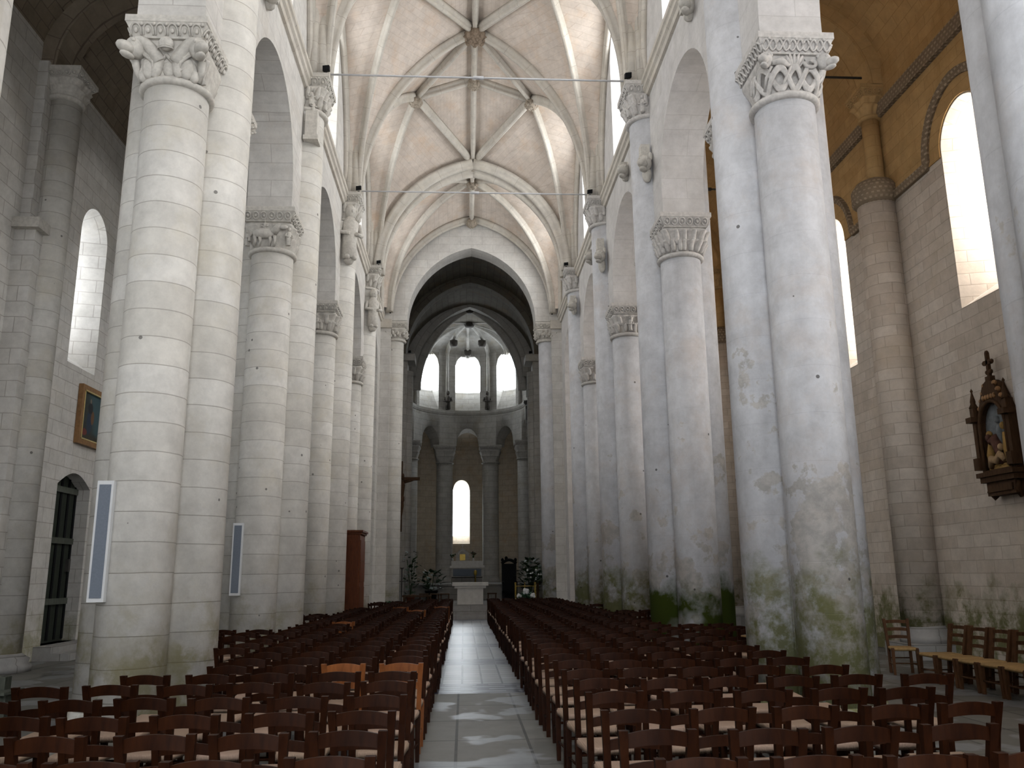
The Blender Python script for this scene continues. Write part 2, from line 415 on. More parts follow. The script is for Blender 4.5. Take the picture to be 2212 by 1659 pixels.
# --- aisle walls
def aisle_wall(s, X, thick, mat, glass, name, door=None):
    holes = []
    for c in BAYS:
        f = [(c-.75, 6.72)] + arch_pts(c, .75, 10.05, .78, 10) + [(c+.75, 6.72)]
        k = [(c-.36, 7.75)] + arch_pts(c, .36, 9.9, .38, 10) + [(c+.36, 7.75)]
        holes.append(list(zip(f, k)))
        pane([(X+s*(thick-.08), q[0], q[1]) for q in k], glass)
    if door:
        y0, y1, z0, z1 = door
        seg = [(y0+(y1-y0)*i/10, z1-.32+.32*sin(PI*i/10)) for i in range(11)]
        f = [(y0, z0)] + seg + [(y1, z0)]
        holes.append([(p, p) for p in f])
    b = MB(); b.poly_extrude([(WY-.6, -.1), (44, -.1), (44, 15.6), (WY-.6, 15.6)], lambda u, v: (X, u, v), lambda u, v: (X+s*thick, u, v), holes)
    return struct(b.build(name, mat))
DOOR = (20.02, 21.75, .30, 4.2)
aisle_wall(-1, XL, 1.5, M['left_wall'], M['north_glass'], 'wall_north', DOOR)
aisle_wall(1, XR, 1.5, M['right_wall'], M['sun_glass'], 'wall_south')

# door in the north aisle
d = struct(bpy.data.objects.new('door_1', None)); COL.objects.link(d); d.location = (XL-.36, 20.9, .3)
b = MB(); b.box(XL-.40, XL-.32, DOOR[0]-.05, DOOR[1]+.05, .3, 4.25); b.build('door_leaf', M['door'], d, d.location)
for zz in (1.15, 2.55, 3.75):
    b = MB(); b.box(XL-.32, XL-.26, DOOR[0]+.04, DOOR[1]-.04, zz, zz+.14); b.build('rail', M['doorbar'], d, d.location)
for i in range(5):
    y = DOOR[0]+.1+i*.38
    b = MB(); b.box(XL-.32, XL-.295, y, y+.09, .35, 4.1); b.build('batten', M['black'], d, d.location)
b = MB(); b.box(XL-.32, XL-.24, DOOR[1]-.22, DOOR[1]-.12, 1.9, 2.2); b.build('lock_case', M['darkiron'], d, d.location)
b = MB()
for i in range(2): b.box(XL-.05, XL+.38*(2-i), 19.7, 22.1, 0 if i == 0 else .15, .15*(i+1))
b.box(XL-.62, XL, DOOR[0], DOOR[1], .0, .3)
struct(b.build('trim_9', M['stone_step']))

# west wall (behind the camera) with the west window, an added glowing doorway and two side windows
def west():
    holes = []
    for cx, hw, z0, zs in ((0, 1.8, 6.0, 10.5), (0, 1.5, .12, 3.4), (-7.1, .9, 3, 8), (7.1, .9, 3, 8)):  # second opening: unseen doorway, its glowing pane added to brighten the lower piers
        f = [(cx-hw, z0)] + arch_pts(cx, hw, zs, hw, 10) + [(cx+hw, z0)]
        holes.append([(p, p) for p in f])
        pane([(q[0], WY-.5, q[1]) for q in f], M['west_glow'])
    b = MB(); b.poly_extrude([(-10.8, -.1), (10.6, -.1), (10.6, 19.2), (-10.8, 19.2)], lambda u, v: (u, WY, v), lambda u, v: (u, WY-.6, v), holes)
    struct(b.build('wall_west', M['left_wall']))
west()

# --- piers
def capital(parent, org, cx, cy, z0, r, hx, hy, mat, seed=0, h=.5, ab=.29, style='leaf', outer=None, oy=0.0):
    """astragal ring, carved bell and flared abacus; the capital is one part, abacus / carving / astragal its sub-parts"""
    rnd = random.Random(seed)
    n = 64; m = 18; P = []; UV = []
    nl = rnd.choice((8, 12, 16)); ph = rnd.random()*6
    zt = z0+.09+h
    for i in range(m+1):
        t = i/m; row = []; urow = []
        for j in range(n):
            a = 2*PI*j/n
            ca, sa = cos(a), sin(a)
            pw = 2+6*t
            q = (abs(ca)**pw+abs(sa)**pw)**(-1/pw)
            k = t**1.5
            rx = (r*(1-k)+(hx-.07)*k)*q*ca; ry = (r*(1-k)+(hy-.07)*k)*q*sa
            d = 0
            for row_i, (t0, t1, off, amp) in enumerate(((0, .55, 0, .075), (.35, .98, .5, .095))):
                if t0 <= t <= t1:
                    tt = (t-t0)/(t1-t0)
                    lf = abs(cos(nl/2*a+off*PI+ph))**.7
                    d = max(d, amp*lf*(0.25+tt**2.2)*(1-.6*(tt > .93)) - (.02*abs(sin(nl*1.5*a)) if lf > .3 else 0))
            if style == 'arches' and outer: d *= .25
            if style == 'interlace': d = -.055*sin(PI*min(1, t*1.15))
            row.append((cx+rx+d*ca, cy+ry+d*sa, z0+.09+h*t)); urow.append((a*r, h*t))
        P.append(row); UV.append(urow)
    b = MB(); b.grid(P, UV, True, True)
    cap = b.build('capital', mat, parent, org)
    b = MB(); tor = [(r-.02, z0-.01)] + [(r+.065*sin(PI*i/8)+.005, z0+.05-.055*cos(PI*i/8)) for i in range(9)] + [(r-.02, z0+.11)]
    b.lathe(cx, cy, tor, 40, cap=False); b.build('astragal', mat, cap, org)
    # abacus
    b = MB(); cyo = cy+oy
    lev = [(-.09, zt), (-.085, zt+.02), (-.01, zt+ab-.10), (0, zt+ab-.095), (0, zt+ab)]
    rows = [[(cx-hx-e, cyo-hy-e, z), (cx+hx+e, cyo-hy-e, z), (cx+hx+e, cyo+hy+e, z), (cx-hx-e, cyo+hy+e, z)] for e, z in lev]
    for i in range(len(rows)-1):
        for j in range(4):
            k = (j+1) % 4; b.face([rows[i][j], rows[i][k], rows[i+1][k], rows[i+1][j]])
    b.face(rows[-1]); b.face(list(reversed(rows[0])))
    # carving on the abacus band: little arches, rings or teeth
    zz = zt+.02; hh = ab-.13
    kind = style if style in ('arches', 'interlace') else rnd.choice(('arches', 'teeth', 'rings'))
    for side in range(3):
        L = 2*hx if side == 0 else 2*hy
        nn = max(5, int(L/(.24 if kind == 'interlace' else .17)))
        for i in range(nn):
            u = (-.5+(i+.5)/nn)*(L-.12); w = (L-.12)/nn
            def Pt(du, t):
                e = -.083+.075*t+.012
                if side == 0: return (cx+u+du, cyo-hy-e*1.0-0.0 if False else cyo-(hy+e), zz+hh*t)
                if side == 1: return (cx-(hx+e), cyo+u+du, zz+hh*t)
                return (cx+(hx+e), cyo+u+du, zz+hh*t)
            if kind == 'arches':
                b.tube([Pt(-w*.4, .05)] + [Pt(-w*.4*cos(PI*q/6), .4+.5*sin(PI*q/6)) for q in range(7)] + [Pt(w*.4, .05)], .013, 5)
                b.ball(Pt(0, .4), .028, None, .04, 6, 5); b.ball(Pt(w*.5, .85), .026, None, .026, 6, 5)
            elif kind == 'rings':
                b.tube([Pt(w*.38*cos(PI*q/5), .5+.42*sin(PI*q/5)) for q in range(10)], .014, 5, True)
                b.ball(Pt(0, .5), .03, None, None, 6, 5)
            elif kind == 'interlace':
                b.tube([Pt(w*(-.55+1.1*q/8), .5+.42*sin(2*PI*q/8)) for q in range(9)], .016, 5)
                b.tube([Pt(w*(-.55+1.1*q/8), .5-.42*sin(2*PI*q/8)) for q in range(9)], .016, 5)
                b.ball(Pt(0, .95), .02, None, None, 6, 5)
            else:
                for t in (.15, .5, .85):
                    b.ball(Pt(0 if t != .5 else w*.45, t), w*.3, .022, .03, 6, 5)
    b.build('abacus', mat, cap, org)
    return cap, zt

def beast_head(b, c, d, s=1.0):
    """a carved beast's head: skull, muzzle, ears, open jaw; d = outward direction (2d)"""
    x, y, z = c; ux, uy = d; px, py = -uy, ux
    rot = Matrix.Rotation(math.atan2(uy, ux), 3, 'Z')
    b.ball(c, .12*s, .10*s, .12*s, 12, 8, rot)
    b.ball((x+ux*.13*s, y+uy*.13*s, z-.06*s), .11*s, .075*s, .06*s, 12, 8, rot)
    b.ball((x+ux*.10*s, y+uy*.10*s, z-.14*s), .09*s, .055*s, .03*s, 10, 6, rot)
    for e in (-1, 1):
        b.ball((x-ux*.04*s+px*e*.075*s, y-uy*.04*s+py*e*.075*s, z+.11*s), .035*s, .03*s, .07*s, 8, 6, rot)
        b.ball((x+ux*.085*s+px*e*.06*s, y+uy*.085*s+py*e*.06*s, z+.035*s), .025*s, .02*s, .025*s, 8, 5, rot)

def carve_beasts(cap, org, cx, cy, z0, mat):
    """two beasts with arched necks meeting the corners, a ball and drapery between"""
    b = MB(); zt = z0+.55
    for e in (-1, 1):
        beast_head(b, (cx+e*.41, cy-.50, zt-.08), (e*.5, -.87), 1.22)
        for q in range(4): b.tube([(cx+e*(.40-.03*q), cy-.47-.01*q, zt-.02-.05*q), (cx+e*(.30-.04*q), cy-.49, zt-.06-.07*q), (cx+e*(.27-.03*q), cy-.47, zt-.16-.07*q)], .022, 6, taper=[.8, 1.1, .5])
        b.ball((cx+e*.24, cy-.41, z0+.24), .10, .08, .17, 12, 9); b.ball((cx+e*.33, cy-.36, z0+.15), .07, .07, .10, 10, 8)
        b.tube([(cx+e*.50, cy-.38, zt-.16), (cx+e*.46, cy-.33, z0+.32), (cx+e*.40, cy-.27, z0+.18), (cx+e*.42, cy-.24, z0+.10)], .038, 7)
        b.tube([(cx+e*(.10+.33*t), cy-.44-.10*sin(PI*t/2), z0+.30+.26*sin(PI*(t*.62))) for t in [i/8 for i in range(9)]], .085, 8, taper=[1.1-.35*i/8 for i in range(9)])
        b.tube([(cx+e*.12, cy-.43, z0+.32), (cx+e*.14, cy-.44, z0+.15), (cx+e*.17, cy-.43, z0+.08)], .07, 8, taper=[1.2, .9, .6])
        b.tube([(cx+e*.44, cy-.42, z0+.34), (cx+e*.42, cy-.36, z0+.2), (cx+e*.38, cy-.30, z0+.09)], .05, 8, taper=[1.1, .9, .6])
        b.tube([(cx+e*.30, cy-.40, z0+.34), (cx+e*.34, cy-.38, z0+.22), (cx+e*.30, cy-.36, z0+.09)], .04, 8)
    b.ball((cx, cy-.55, zt-.04), .10, .09, .095, 14, 10)
    for k in range(3): b.tube([(cx+.10*cos(a)*(.6+.2*k), cy-.56-.09*sin(a)*.6, zt-.06-.03*k) for a in [PI*i/8 for i in range(9)]], .012, 5)
    b.ball((cx+.02, cy-.42, z0+.22), .09, .05, .12, 10, 8)
    b.tube([(cx-.02, cy-.47, z0+.40), (cx+.20, cy-.46, z0+.16)], .028, 6)
    b.tube([(cx-.02, cy-.47, z0+.40), (cx-.16, cy-.46, z0+.14)], .02, 6)
    b.build('carving', mat, cap, org)

def carve_interlace(cap, org, cx, cy, z0, mat):
    """interlaced strapwork over the bell, scroll, leaf and corner heads"""
    b = MB(); zt = z0+.58
    def bell(a, t, off=.02):
        ca, sa = cos(a), sin(a); pw = 2+6*t; q = (abs(ca)**pw+abs(sa)**pw)**(-1/pw); k = t**1.5
        return (cx+((.42*(1-k)+.47*k)*q+off)*ca, cy+((.42*(1-k)+.53*k)*q+off)*sa, z0+.09+.5*t)
    A0, A1 = -PI*.98, -PI*.02
    nb = 7
    for off in (0, 1):
        for lane in (-1.1, -.35, .4, 1.1):
            path = []
            for i in range(57):
                f = i/56; a = A0+(A1-A0)*f
                t = .36+.30*sin(nb*PI*f+off*PI+.0) + .0*lane
                path.append(bell(a, max(.04, min(.9, t+lane*.05)), .022+.014*cos(nb*2*PI*f+off*PI)))
            b.tube(path, .027, 6)
    for k in range(6):
        f = (k+.5)/6; a = A0+(A1-A0)*f
        b.tube([bell(a-.13, .12, .03), bell(a, .4, .05), bell(a+.13, .68, .03)], .022, 6)
    for e in (-1, 1):
        beast_head(b, (cx+e*.41, cy-.50, zt-.06), (e*.6, -.8), .95)
    sp = [(cx+.23+(.12-.009*i)*cos(i*.55+2.6), cy-.52, zt-.10+(.10-.008*i)*sin(i*.55+2.6)) for i in range(12)]
    b.tube([(cx+.02, cy-.47, z0+.38)]+sp, .026, 7)
    for i in range(5):
        a = -.9+.45*i
        b.tube([(cx-.02, cy-.47, z0+.36), (cx-.02+.10*sin(a), cy-.53, z0+.50), (cx-.02+.15*sin(a), cy-.56, z0+.50+.10*cos(a))], .026, 6, taper=[.7, 1.2, .5])
    b.tube([(cx-.06, cy-.49, z0+.44), (cx-.2, cy-.52, z0+.50), (cx-.34, cy-.52, z0+.47)], .05, 8, taper=[.7, 1.1, .8])
    b.build('carving', mat, cap, org)

def little_man(b, x, y, z, h, d=(0, -1)):
    """a squat carved figure: head, robe, arms and feet"""
    ux, uy = d; px, py = -uy, ux
    b.lathe(x, y, [(.02, z), (.13*h, z+.02*h), (.12*h, z+.3*h), (.15*h, z+.62*h), (.06*h, z+.76*h)], 12)
    b.ball((x+ux*.02, y+uy*.02, z+.86*h), .095*h, .095*h, .12*h, 12, 8)
    b.ball((x+ux*.09*h, y+uy*.09*h, z+.84*h), .025*h, .025*h, .035*h, 6, 5)
    for e in (-1, 1):
        b.tube([(x+px*e*.15*h, y+py*e*.15*h, z+.64*h), (x+px*e*.2*h+ux*.04, y+py*e*.2*h+uy*.04, z+.45*h), (x+px*e*.06*h+ux*.15*h, y+py*e*.06*h+uy*.15*h, z+.42*h)], .045*h, 7, taper=[1.1, 1, .7])
        b.ball((x+px*e*.06*h+ux*.08*h, y+py*e*.06*h+uy*.08*h, z+.02*h), .05*h, .07*h, .04*h, 8, 5)

def carve_rider(cap, org, cx, cy, z0, mat):
    """horse and rider with an attendant"""
    b = MB(); y = cy-.50
    b.ball((cx-.08, y, z0+.36), .24, .10, .11, 14, 9)
    b.tube([(cx+.10, y, z0+.38), (cx+.20, y-.03, z0+.48), (cx+.27, y-.05, z0+.52)], .075, 8, taper=[1.2, .9, .6])
    b.ball((cx+.32, y-.06, z0+.47), .09, .05, .05, 10, 6)
    for dx in (-.26, -.16, .04, .13): b.tube([(cx+dx, y, z0+.3), (cx+dx+.02, y-.02, z0+.2), (cx+dx-.01, y+.04, z0+.10)], .035, 7, taper=[1.2, .8, .7])
    b.tube([(cx-.30, y, z0+.38), (cx-.37, y, z0+.3), (cx-.36, y, z0+.18)], .03, 6)
    little_man(b, cx-.06, y-.02, z0+.36, .30); little_man(b, cx+.40, cy-.44, z0+.12, .40, (.6, -.8)); little_man(b, cx-.42, cy-.40, z0+.12, .36, (-.6, -.8))
    b.build('carving', mat, cap, org)

def carve_leaves(cap, org, cx, cy, z0, mat, seed, rows=((9, .12, .34), (8, .3, .62)), figures=0):
    """upright curling leaves round the bell"""
    rnd = random.Random(seed); b = MB()
    for n, ta, tb in rows:
        for i in range(n):
            a = -PI*1.05+1.1*PI*(i+.5)/n+rnd.uniform(-.05, .05)
            ca, sa = cos(a), sin(a); path = []
            for q in range(7):
                f = q/6; t = ta+(tb-ta)*f
                k = t**1.5; pw = 2+6*t; qq = (abs(ca)**pw+abs(sa)**pw)**(-1/pw)
                rr = (.42*(1-k)+.46*k)*qq+.02+.10*f**3
                path.append((cx+rr*ca, cy+rr*sa, z0+.09+.5*(t-.06*max(0, f-.8)*5)))
            b.tube(path, .055, 7, taper=[.7, 1, 1.1, 1.1, 1, .8, .4])
    for i in range(figures):
        a = -PI*.85+PI*.7*i/max(1, figures-1)
        little_man(b, cx+.50*cos(a), cy+.50*sin(a), z0+.12, .42, (cos(a), sin(a)))
    b.build('carving', mat, cap, org)

def statue(t, s, x, y, z0, z1, kind, mat):
    """carved figure standing (or crouching) on a bracket, cut from the stone of its pier or wall"""
    org = t.location; h = z1-z0; b = MB()
    if kind == 'stand':
        b.lathe(s*x, y, [(.02, z0), (.10, z0+.02), (.15, z0+.10), (.15, z0+.14)], 12)
        f = MB(); little_man(f, s*x, y-.02, z0+.13, h-.13, (-s*.5, -.86))
    elif kind == 'niche':
        b.obox((s*x-.13, y-.15, z0+.25), (.26, 0, 0), (0, .3, 0), (0, 0, h*.5)); b.obox((s*x-.16, y-.18, z0+.15), (.32, 0, 0), (0, .36, 0), (0, 0, .1))
        f = MB(); little_man(f, s*x, y-.02, z0+.25+h*.5, h*.5-.25, (-s*.5, -.86))
    else:
        b.obox((s*x-.10, y-.12, z0+h*.45), (.20, 0, 0), (0, .24, 0), (0, 0, h*.5))
        f = MB(); beast_head(f, (s*x-s*.04, y-.2, z0+h*.42), (-s*.5, -.86), 1.5); f.ball((s*x+s*.02, y-.08, z0+h*.2), .11, .12, h*.2, 10, 8)
    fo = f.build('carved_figure', mat, t, org)
    b.build('bracket', mat, fo, org)

ORD = ['nearest', 'second', 'third', 'fourth', 'fifth']
def pier(s, k):
    yc = PY[k]; left = s < 0; mat = M['drum'] if left else M['white_mossy' if k == 2 else 'white']; cm = M['carve'] if left else M['carve_w']
    desc = {(-1, 0): 'pale stone pier cut by the left edge of the photo', (1, 0): 'whitewashed pier cut by the right edge of the photo',
            (-1, 1): 'large banded pale stone pier with beast capital, left foreground', (1, 1): 'whitewashed mossy pier with interlace capital, right foreground',
            (-1, 2): 'banded stone pier with horse-and-rider capital, behind the large left pier', (1, 2): 'whitewashed pier with green moss foot and plumed leaf capital, right side',
            (-1, 3): 'banded stone pier third along the left arcade, just before the red-brown cabinet', (1, 3): 'whitewashed pier third along the right arcade with little figures on its capital',
            (-1, 4): 'slender-looking far banded pier behind the red-brown cabinet, left arcade', (1, 4): 'far whitewashed pier, last free-standing one of the right arcade'}[(s, k)]
    t = thing('stone_pier', desc, 'pier', (s*4.3, yc, 0), 'piers of the nave arcades'); org = t.location
    X = lambda x: s*x
    b = MB(); b.box(min(X(3.95), X(4.66)), max(X(3.95), X(4.66)), yc-.5, yc+.5, 0, ZA); b.build('core', mat, t, org)
    for cx, cy, z1, r in ((4.27, yc-.80, 8.16, .42), (4.27, yc+.80, 8.16, .42), (3.92, yc, 11.78, .44), (4.76, yc, 11.9, .44)):
        b = MB(); b.lathe(X(cx), cy, [(r, .1), (r, z1)], 40); b.build('half_column', mat, t, org)
        b = MB(); b.lathe(X(cx), cy, [(.50, 0), (.50, .06), (.47, .07), (.48, .10), (.45, .13), (.43, .14)], 40); b.build('column_base', mat, t, org)
    # west capital
    st = {(-1, 1): 'arches', (1, 1): 'interlace'}.get((s, k), 'x')
    cap, zt = capital(t, org, X(4.27), yc-.80, 8.14, .42, .535, .56, cm, 11*k+3+s, .51, .29, st, True, oy=-.07)
    if (s, k) == (-1, 1): carve_beasts(cap, org, X(4.27), yc-.80, 8.14, cm)
    elif (s, k) == (1, 1): carve_interlace(cap, org, X(4.27), yc-.80, 8.14, cm)
    elif (s, k) == (-1, 2): carve_rider(cap, org, X(4.27), yc-.80, 8.14, cm)
    elif (s, k) == (1, 2): carve_leaves(cap, org, X(4.27), yc-.80, 8.14, cm, 5, ((13, .05, .5), (11, .3, .95)))
    else: carve_leaves(cap, org, X(4.27), yc-.80, 8.14, cm, k*3+s, ((8, .05, .5), (7, .35, .9)), 3 if k == 3 else 0)
    capital(t, org, X(4.27), yc+.80, 8.14, .42, .535, .56, cm, 50+k+s, .51, .29)
    # nave capital at the string course, springing of the vault
    if k >= 1:
        cap, zt = capital(t, org, X(3.88), yc, 11.76, .42, .56, .52, cm, 80+3*k+s, .50, .30, 'arches')
        carve_leaves(cap, org, X(3.88), yc, 11.76, cm, 33*k+s, ((9, .05, .5), (8, .35, .9)), 4 if k in (1, 2) else 0)
    return t
PIERS = {(s, k): pier(s, k) for k in range(5) for s in (-1, 1)}
for s, x, y, z0, z1, kd in ((-1, 3.66, 17.2, 10.85, 12.05, 'niche'), (-1, 3.62, 23.2, 10.45, 12.3, 'stand'), (-1, 3.56, 29.2, 10.2, 11.8, 'stand'),
        (1, 3.70, 17.2, 10.15, 11.1, 'beast'), (1, 3.66, 23.2, 10.25, 11.35, 'beast'), (1, 3.62, 29.2, 10.85, 11.6, 'beast')):
    statue(PIERS[(s, min(range(5), key=lambda k: abs(PY[k]-y)))], s, x, y, z0, z1, kd, M['carve'])
for s, y, z0, z1, lab in ((1, 13.6, 11.6, 12.15, 'above the first right arch'), (-1, 13.6, 11.6, 12.15, 'above the first left arch'), (1, 19.9, 11.5, 12.05, 'above the second right arch'), (1, 25.9, 11.5, 12.05, 'above the third right arch')):
    t = thing('head_corbel', 'small carved stone head corbel %s' % lab, 'corbel', (s*3.78, y, z0), 'head corbels of the nave')
    statue(t, s, 3.78, y, z0, z1, 'beast', M['carve'])

# --- nave vault: star-ribbed bays, built cell by cell between the ribs
def arc(p, q, n=16):
    """rib curve: leaves p vertically, reaches q; list of points"""
    p, q = Vector(p), Vector(q); h = Vector((q.x-p.x, q.y-p.y, 0)); a = h.length; r = q.z-p.z
    R = (a*a+r*r)/(2*a); th = math.acos(max(-1, min(1, (R-a)/R))) if r >= a else None
    out = []
    for i in range(n+1):
        f = i/n
        if th is not None: d = R*(1-cos(th*f)); z = R*sin(th*f)
        else: d = a*(1-cos(PI/2*f)); z = r*sin(PI/2*f)
        out.append(p+h.normalized()*d+Vector((0, 0, z)))
    return out
def line(p, q, n=16, sag=0):
    p, q = Vector(p), Vector(q)
    return [p.lerp(q, i/n)+Vector((0, 0, sag*4*(i/n)*(1-i/n))) for i in range(n+1)]
vb = MB()
def cell(A, B, m=10):
    P = [[A[i].lerp(B[i], j/m) for j in range(m+1)] for i in range(len(A))]
    UV = []; d = 0
    for i in range(len(A)):
        if i: d += (A[i]-A[i-1]).length
        UV.append([(P[i][j].x*.7+P[i][j].y*.7, d) for j in range(m+1)])
    vb.grid(P, UV, True)
RIBS = []; BOSS = []
bounds = [(-.4, 18.3)] + [(y, 18.36) for y in PY] + [(34.72, 16.9)]
bounds[5] = (29.6, 16.95)
up3 = Vector((0, 0, .16))
for bi in range(len(bounds)-1):
    (ya, za), (yb, zb) = bounds[bi], bounds[bi+1]; last = bi == len(bounds)-2
    ym = (ya+yb)/2; zc = 18.57 if not last else 17.5
    C = Vector((0, ym, zc)); TA, TB = Vector((0, ya, za)), Vector((0, yb, zb))
    RIBS.append(line(TA, C, 8)); RIBS.append(line(C, TB, 8)); BOSS.append((C, .20)); 
    BOSS.append((TB, .2)) if last else None
    if not last: BOSS.append((TB, .32 if bi == 3 else .2))
    for s in (-1, 1):
        W = Vector((s*XW, ym, 17.35 if not last else 16.9))
        L = Vector((s*2.0, ym, 17.85)) if not last else None
        for (yp, T, sg) in ((ya, TA, 1), (yb, TB, -1)):
            p = Vector((s*3.46, yp+sg*.12, ZN)); pw = Vector((s*XW, yp+sg*.30, ZN))
            tr = arc(Vector((s*3.46, yp+sg*.0, ZN)), T); wl = arc(pw, W)
            if not last:
                tl = arc(p, L)
                cell([v+up3 for v in tr], [v+up3 for v in tl]); cell([v+up3 for v in tl], [v+up3 for v in wl])
                a = line(T, C); c = line(L, C)
                P1 = line(T+up3, C+up3, 8); P2 = line(L+up3, L+up3, 8)
                cell(line(T+up3, L+up3, 10), line(C+up3, L+up3+Vector((0, 0, 0)), 10))
                RIBS.append(tl); RIBS.append(line(L, T, 8))
            else:
                dg = arc(p, C); cell([v+up3 for v in tr], [v+up3 for v in dg]); cell([v+up3 for v in dg], [v+up3 for v in wl]); RIBS.append(dg)
            if sg == 1 and bi != len(bounds)-2: RIBS.append(tr)
            if last and sg == -1: RIBS.append(tr)
            RIBS.append([v+Vector((-s*.05, 0, -.05)) for v in wl])
        if not last: RIBS.append(line(L, C, 8)); BOSS.append((L, .2))
ceil = struct(vb.build('ceiling', M['vault']))
RP = [(-.105, .16), (-.105, .02), (-.055, -.005), (-.075, -.06), (-.065, -.11), (0, -.145), (.065, -.11), (.075, -.06), (.055, -.005), (.105, .02), (.105, .16)]
for path in RIBS:
    b = MB(); b.sweep(path, RP, lambda i: (0, 0, 1) if True else 0) if False else None
    N = len(path)
    # outward direction: away from the nave axis low down, up at the crown
    def upd(i, path=path, N=N):
        t = path[min(i+1, N-1)]-path[max(i-1, 0)]
        u = Vector((0, 0, 1)); u = u - t.normalized()*u.dot(t.normalized())
        if u.length < .15: u = Vector((path[0].x-path[-1].x, path[0].y-path[-1].y, .1))
        return u
    b.sweep(path, RP, upd); b.build('rib', M['rib'], ceil)
for c, r in BOSS:
    b = MB(); b.lathe(c.x, c.y, [(.02, c.z-.34), (r*.6, c.z-.33), (r, c.z-.24), (r*1.1, c.z-.12), (r*.9, c.z+.02)], 20)
    for i in range(8):
        a = PI*i/4; b.ball((c.x+r*.95*cos(a), c.y+r*.95*sin(a), c.z-.2), r*.3, r*.3, r*.45, 8, 6)
        b.ball((c.x+r*.45*cos(a+.4), c.y+r*.45*sin(a+.4), c.z-.33), r*.22, r*.22, r*.2, 8, 6)
    b.build('boss', M['boss'] if r > .3 else M['boss_pale'], ceil)
# double-moulded transverse arch before the crossing bay
for dy, dz, pr in ((-.22, -.02, 1.25), (0, -.20, 1.5), (.22, -.02, 1.25)):
    for s in (-1, 1):
        path = [v+Vector((0, 0, dz)) for v in arc((s*3.42, 29.6+dy, ZN), (0, 29.6+dy, 16.8), 22)]
        b = MB(); b.sweep(path, [(x*pr, y*pr) for x, y in RP], lambda i, path=path: (path[i]-Vector((0, path[i].y, ZN+.5))))
        b.build('rib', M['rib'], ceil)
# springers: clustered stone above each nave capital
for k in range(0, 5):
    for s in (-1, 1):
        b = MB()
        for dx, dy, r in ((3.55, -.22, .13), (3.5, 0, .14), (3.55, .22, .13), (3.72, -.36, .10), (3.72, .36, .10)):
            b.lathe(s*dx, PY[k]+dy, [(r, ZN), (r, ZN+1.3), (r*.9, ZN+2.2)], 14)
        b.box(min(s*3.6, s*3.86), max(s*3.6, s*3.86), PY[k]-.34, PY[k]+.34, ZN, ZN+3.2)
        b.build('springer', M['rib'], ceil)

# --- aisle vaults with transverse arches, wall half columns and string courses
def aisle(s, X, mat, colmat, rib, half):
    cx = (XO+abs(X))/2; r = (abs(X)-XO)/2; zs = 12.75
    b = MB(); n = 20; P = []; UV = []
    for y in [WY+i*(44-WY)/30 for i in range(31)]:
        P.append([(s*(cx-r*1.03*cos(PI*j/n)), y, zs+r*1.0*sin(PI*j/n)) for j in range(n+1)]); UV.append([(y, PI*r*j/n) for j in range(n+1)])
    b.grid(P, UV); v = struct(b.build('ceiling', mat))
    for yc in PY + [END]:
        b = MB(); hw = .42; P = []
        for off, rr in ((-hw, r+.1), (-hw, r-.32), (hw, r-.32), (hw, r+.1)):
            P.append([(s*(cx-rr*cos(PI*j/n)), yc+off, zs+rr*sin(PI*j/n)) for j in range(n+1)])
        b.grid(P, [[(PI*r*j/n, k*.3) for j in range(n+1)] for k in range(4)], False); b.build('transverse_arch', rib, v)
    return v
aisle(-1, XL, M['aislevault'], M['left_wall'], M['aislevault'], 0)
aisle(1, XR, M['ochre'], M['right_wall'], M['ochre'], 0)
for k, yc in enumerate(PY):
    # left aisle: pilaster with half column
    nm = ['beside the left edge pier', 'left of the speaker pier', 'behind the large pier', 'third along', 'far along'][k]
    t = thing('wall_shaft', 'pilaster and half column on the left aisle wall, %s' % nm, 'half column', (XL, yc, 0), 'half columns on the left aisle wall'); org = t.location
    b = MB(); b.box(XL-.05, XL+.42, yc-.62, yc+.62, 0, 9.0); b.box(XL-.05, XL+.22, yc-.5, yc+.5, 9.0, 12.8); b.build('pilaster', M['left_wall'], t, org)
    b = MB(); b.box(XL-.05, XL+.55, yc-.78, yc-.30, 8.8, 9.02); b.build('impost', M['carve'], t, org)
    b = MB(); b.lathe(XL+.42, yc+.02, [(.33, .3), (.33, 12.0)], 28); b.build('half_column', M['drum'], t, org)
    b = MB(); b.lathe(XL+.42, yc+.02, [(.52, 0), (.52, .12), (.46, .16), (.48, .24), (.38, .3), (.33, .34)], 28); b.build('column_base', M['stone_step'], t, org)
    capital(t, org, XL+.42, yc, 12.0, .33, .46, .46, M['carve'], 7*k, .42, .22)
    # right aisle: thick lower half column, thin colonnette above
    nm = ['beside the right edge pier', 'seen right of the mossy right foreground pier', 'behind the right foreground pier', 'third along', 'far along'][k]
    nm = ['nearest, out by the edge pier', 'behind the right edge pier', 'above the straw chairs', 'beyond the mossy pier', 'at the far end'][k]
    t = thing('wall_shaft', 'cream half column on the right aisle wall, %s' % nm, 'half column', (XR, yc, 0), 'half columns on the right aisle wall'); org = t.location
    b = MB(); b.lathe(XR-.28, yc, [(.42, .62), (.42, 9.85)], 32); b.build('half_column', M['right_wall'], t, org)
    b = MB(); b.lathe(XR-.28, yc, [(.42, 9.85), (.52, 9.95), (.52, 10.25), (.40, 10.42), (.24, 10.5)], 32); b.build('weathered_band', M['band'], t, org)
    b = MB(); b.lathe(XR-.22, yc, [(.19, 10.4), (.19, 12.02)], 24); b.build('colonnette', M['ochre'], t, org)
    b = MB(); b.lathe(XR-.25, yc, [(.50, .30), (.50, .42), (.46, .46), (.47, .56), (.42, .64)], 24); b.box(XR-.86, XR, yc-.62, yc+.55, 0, .30); b.build('column_base', M['stone_step'], t, org)
    capital(t, org, XR-.22, yc, 12.0, .19, .34, .42, M['ochre'], 70+k, .42, .25)
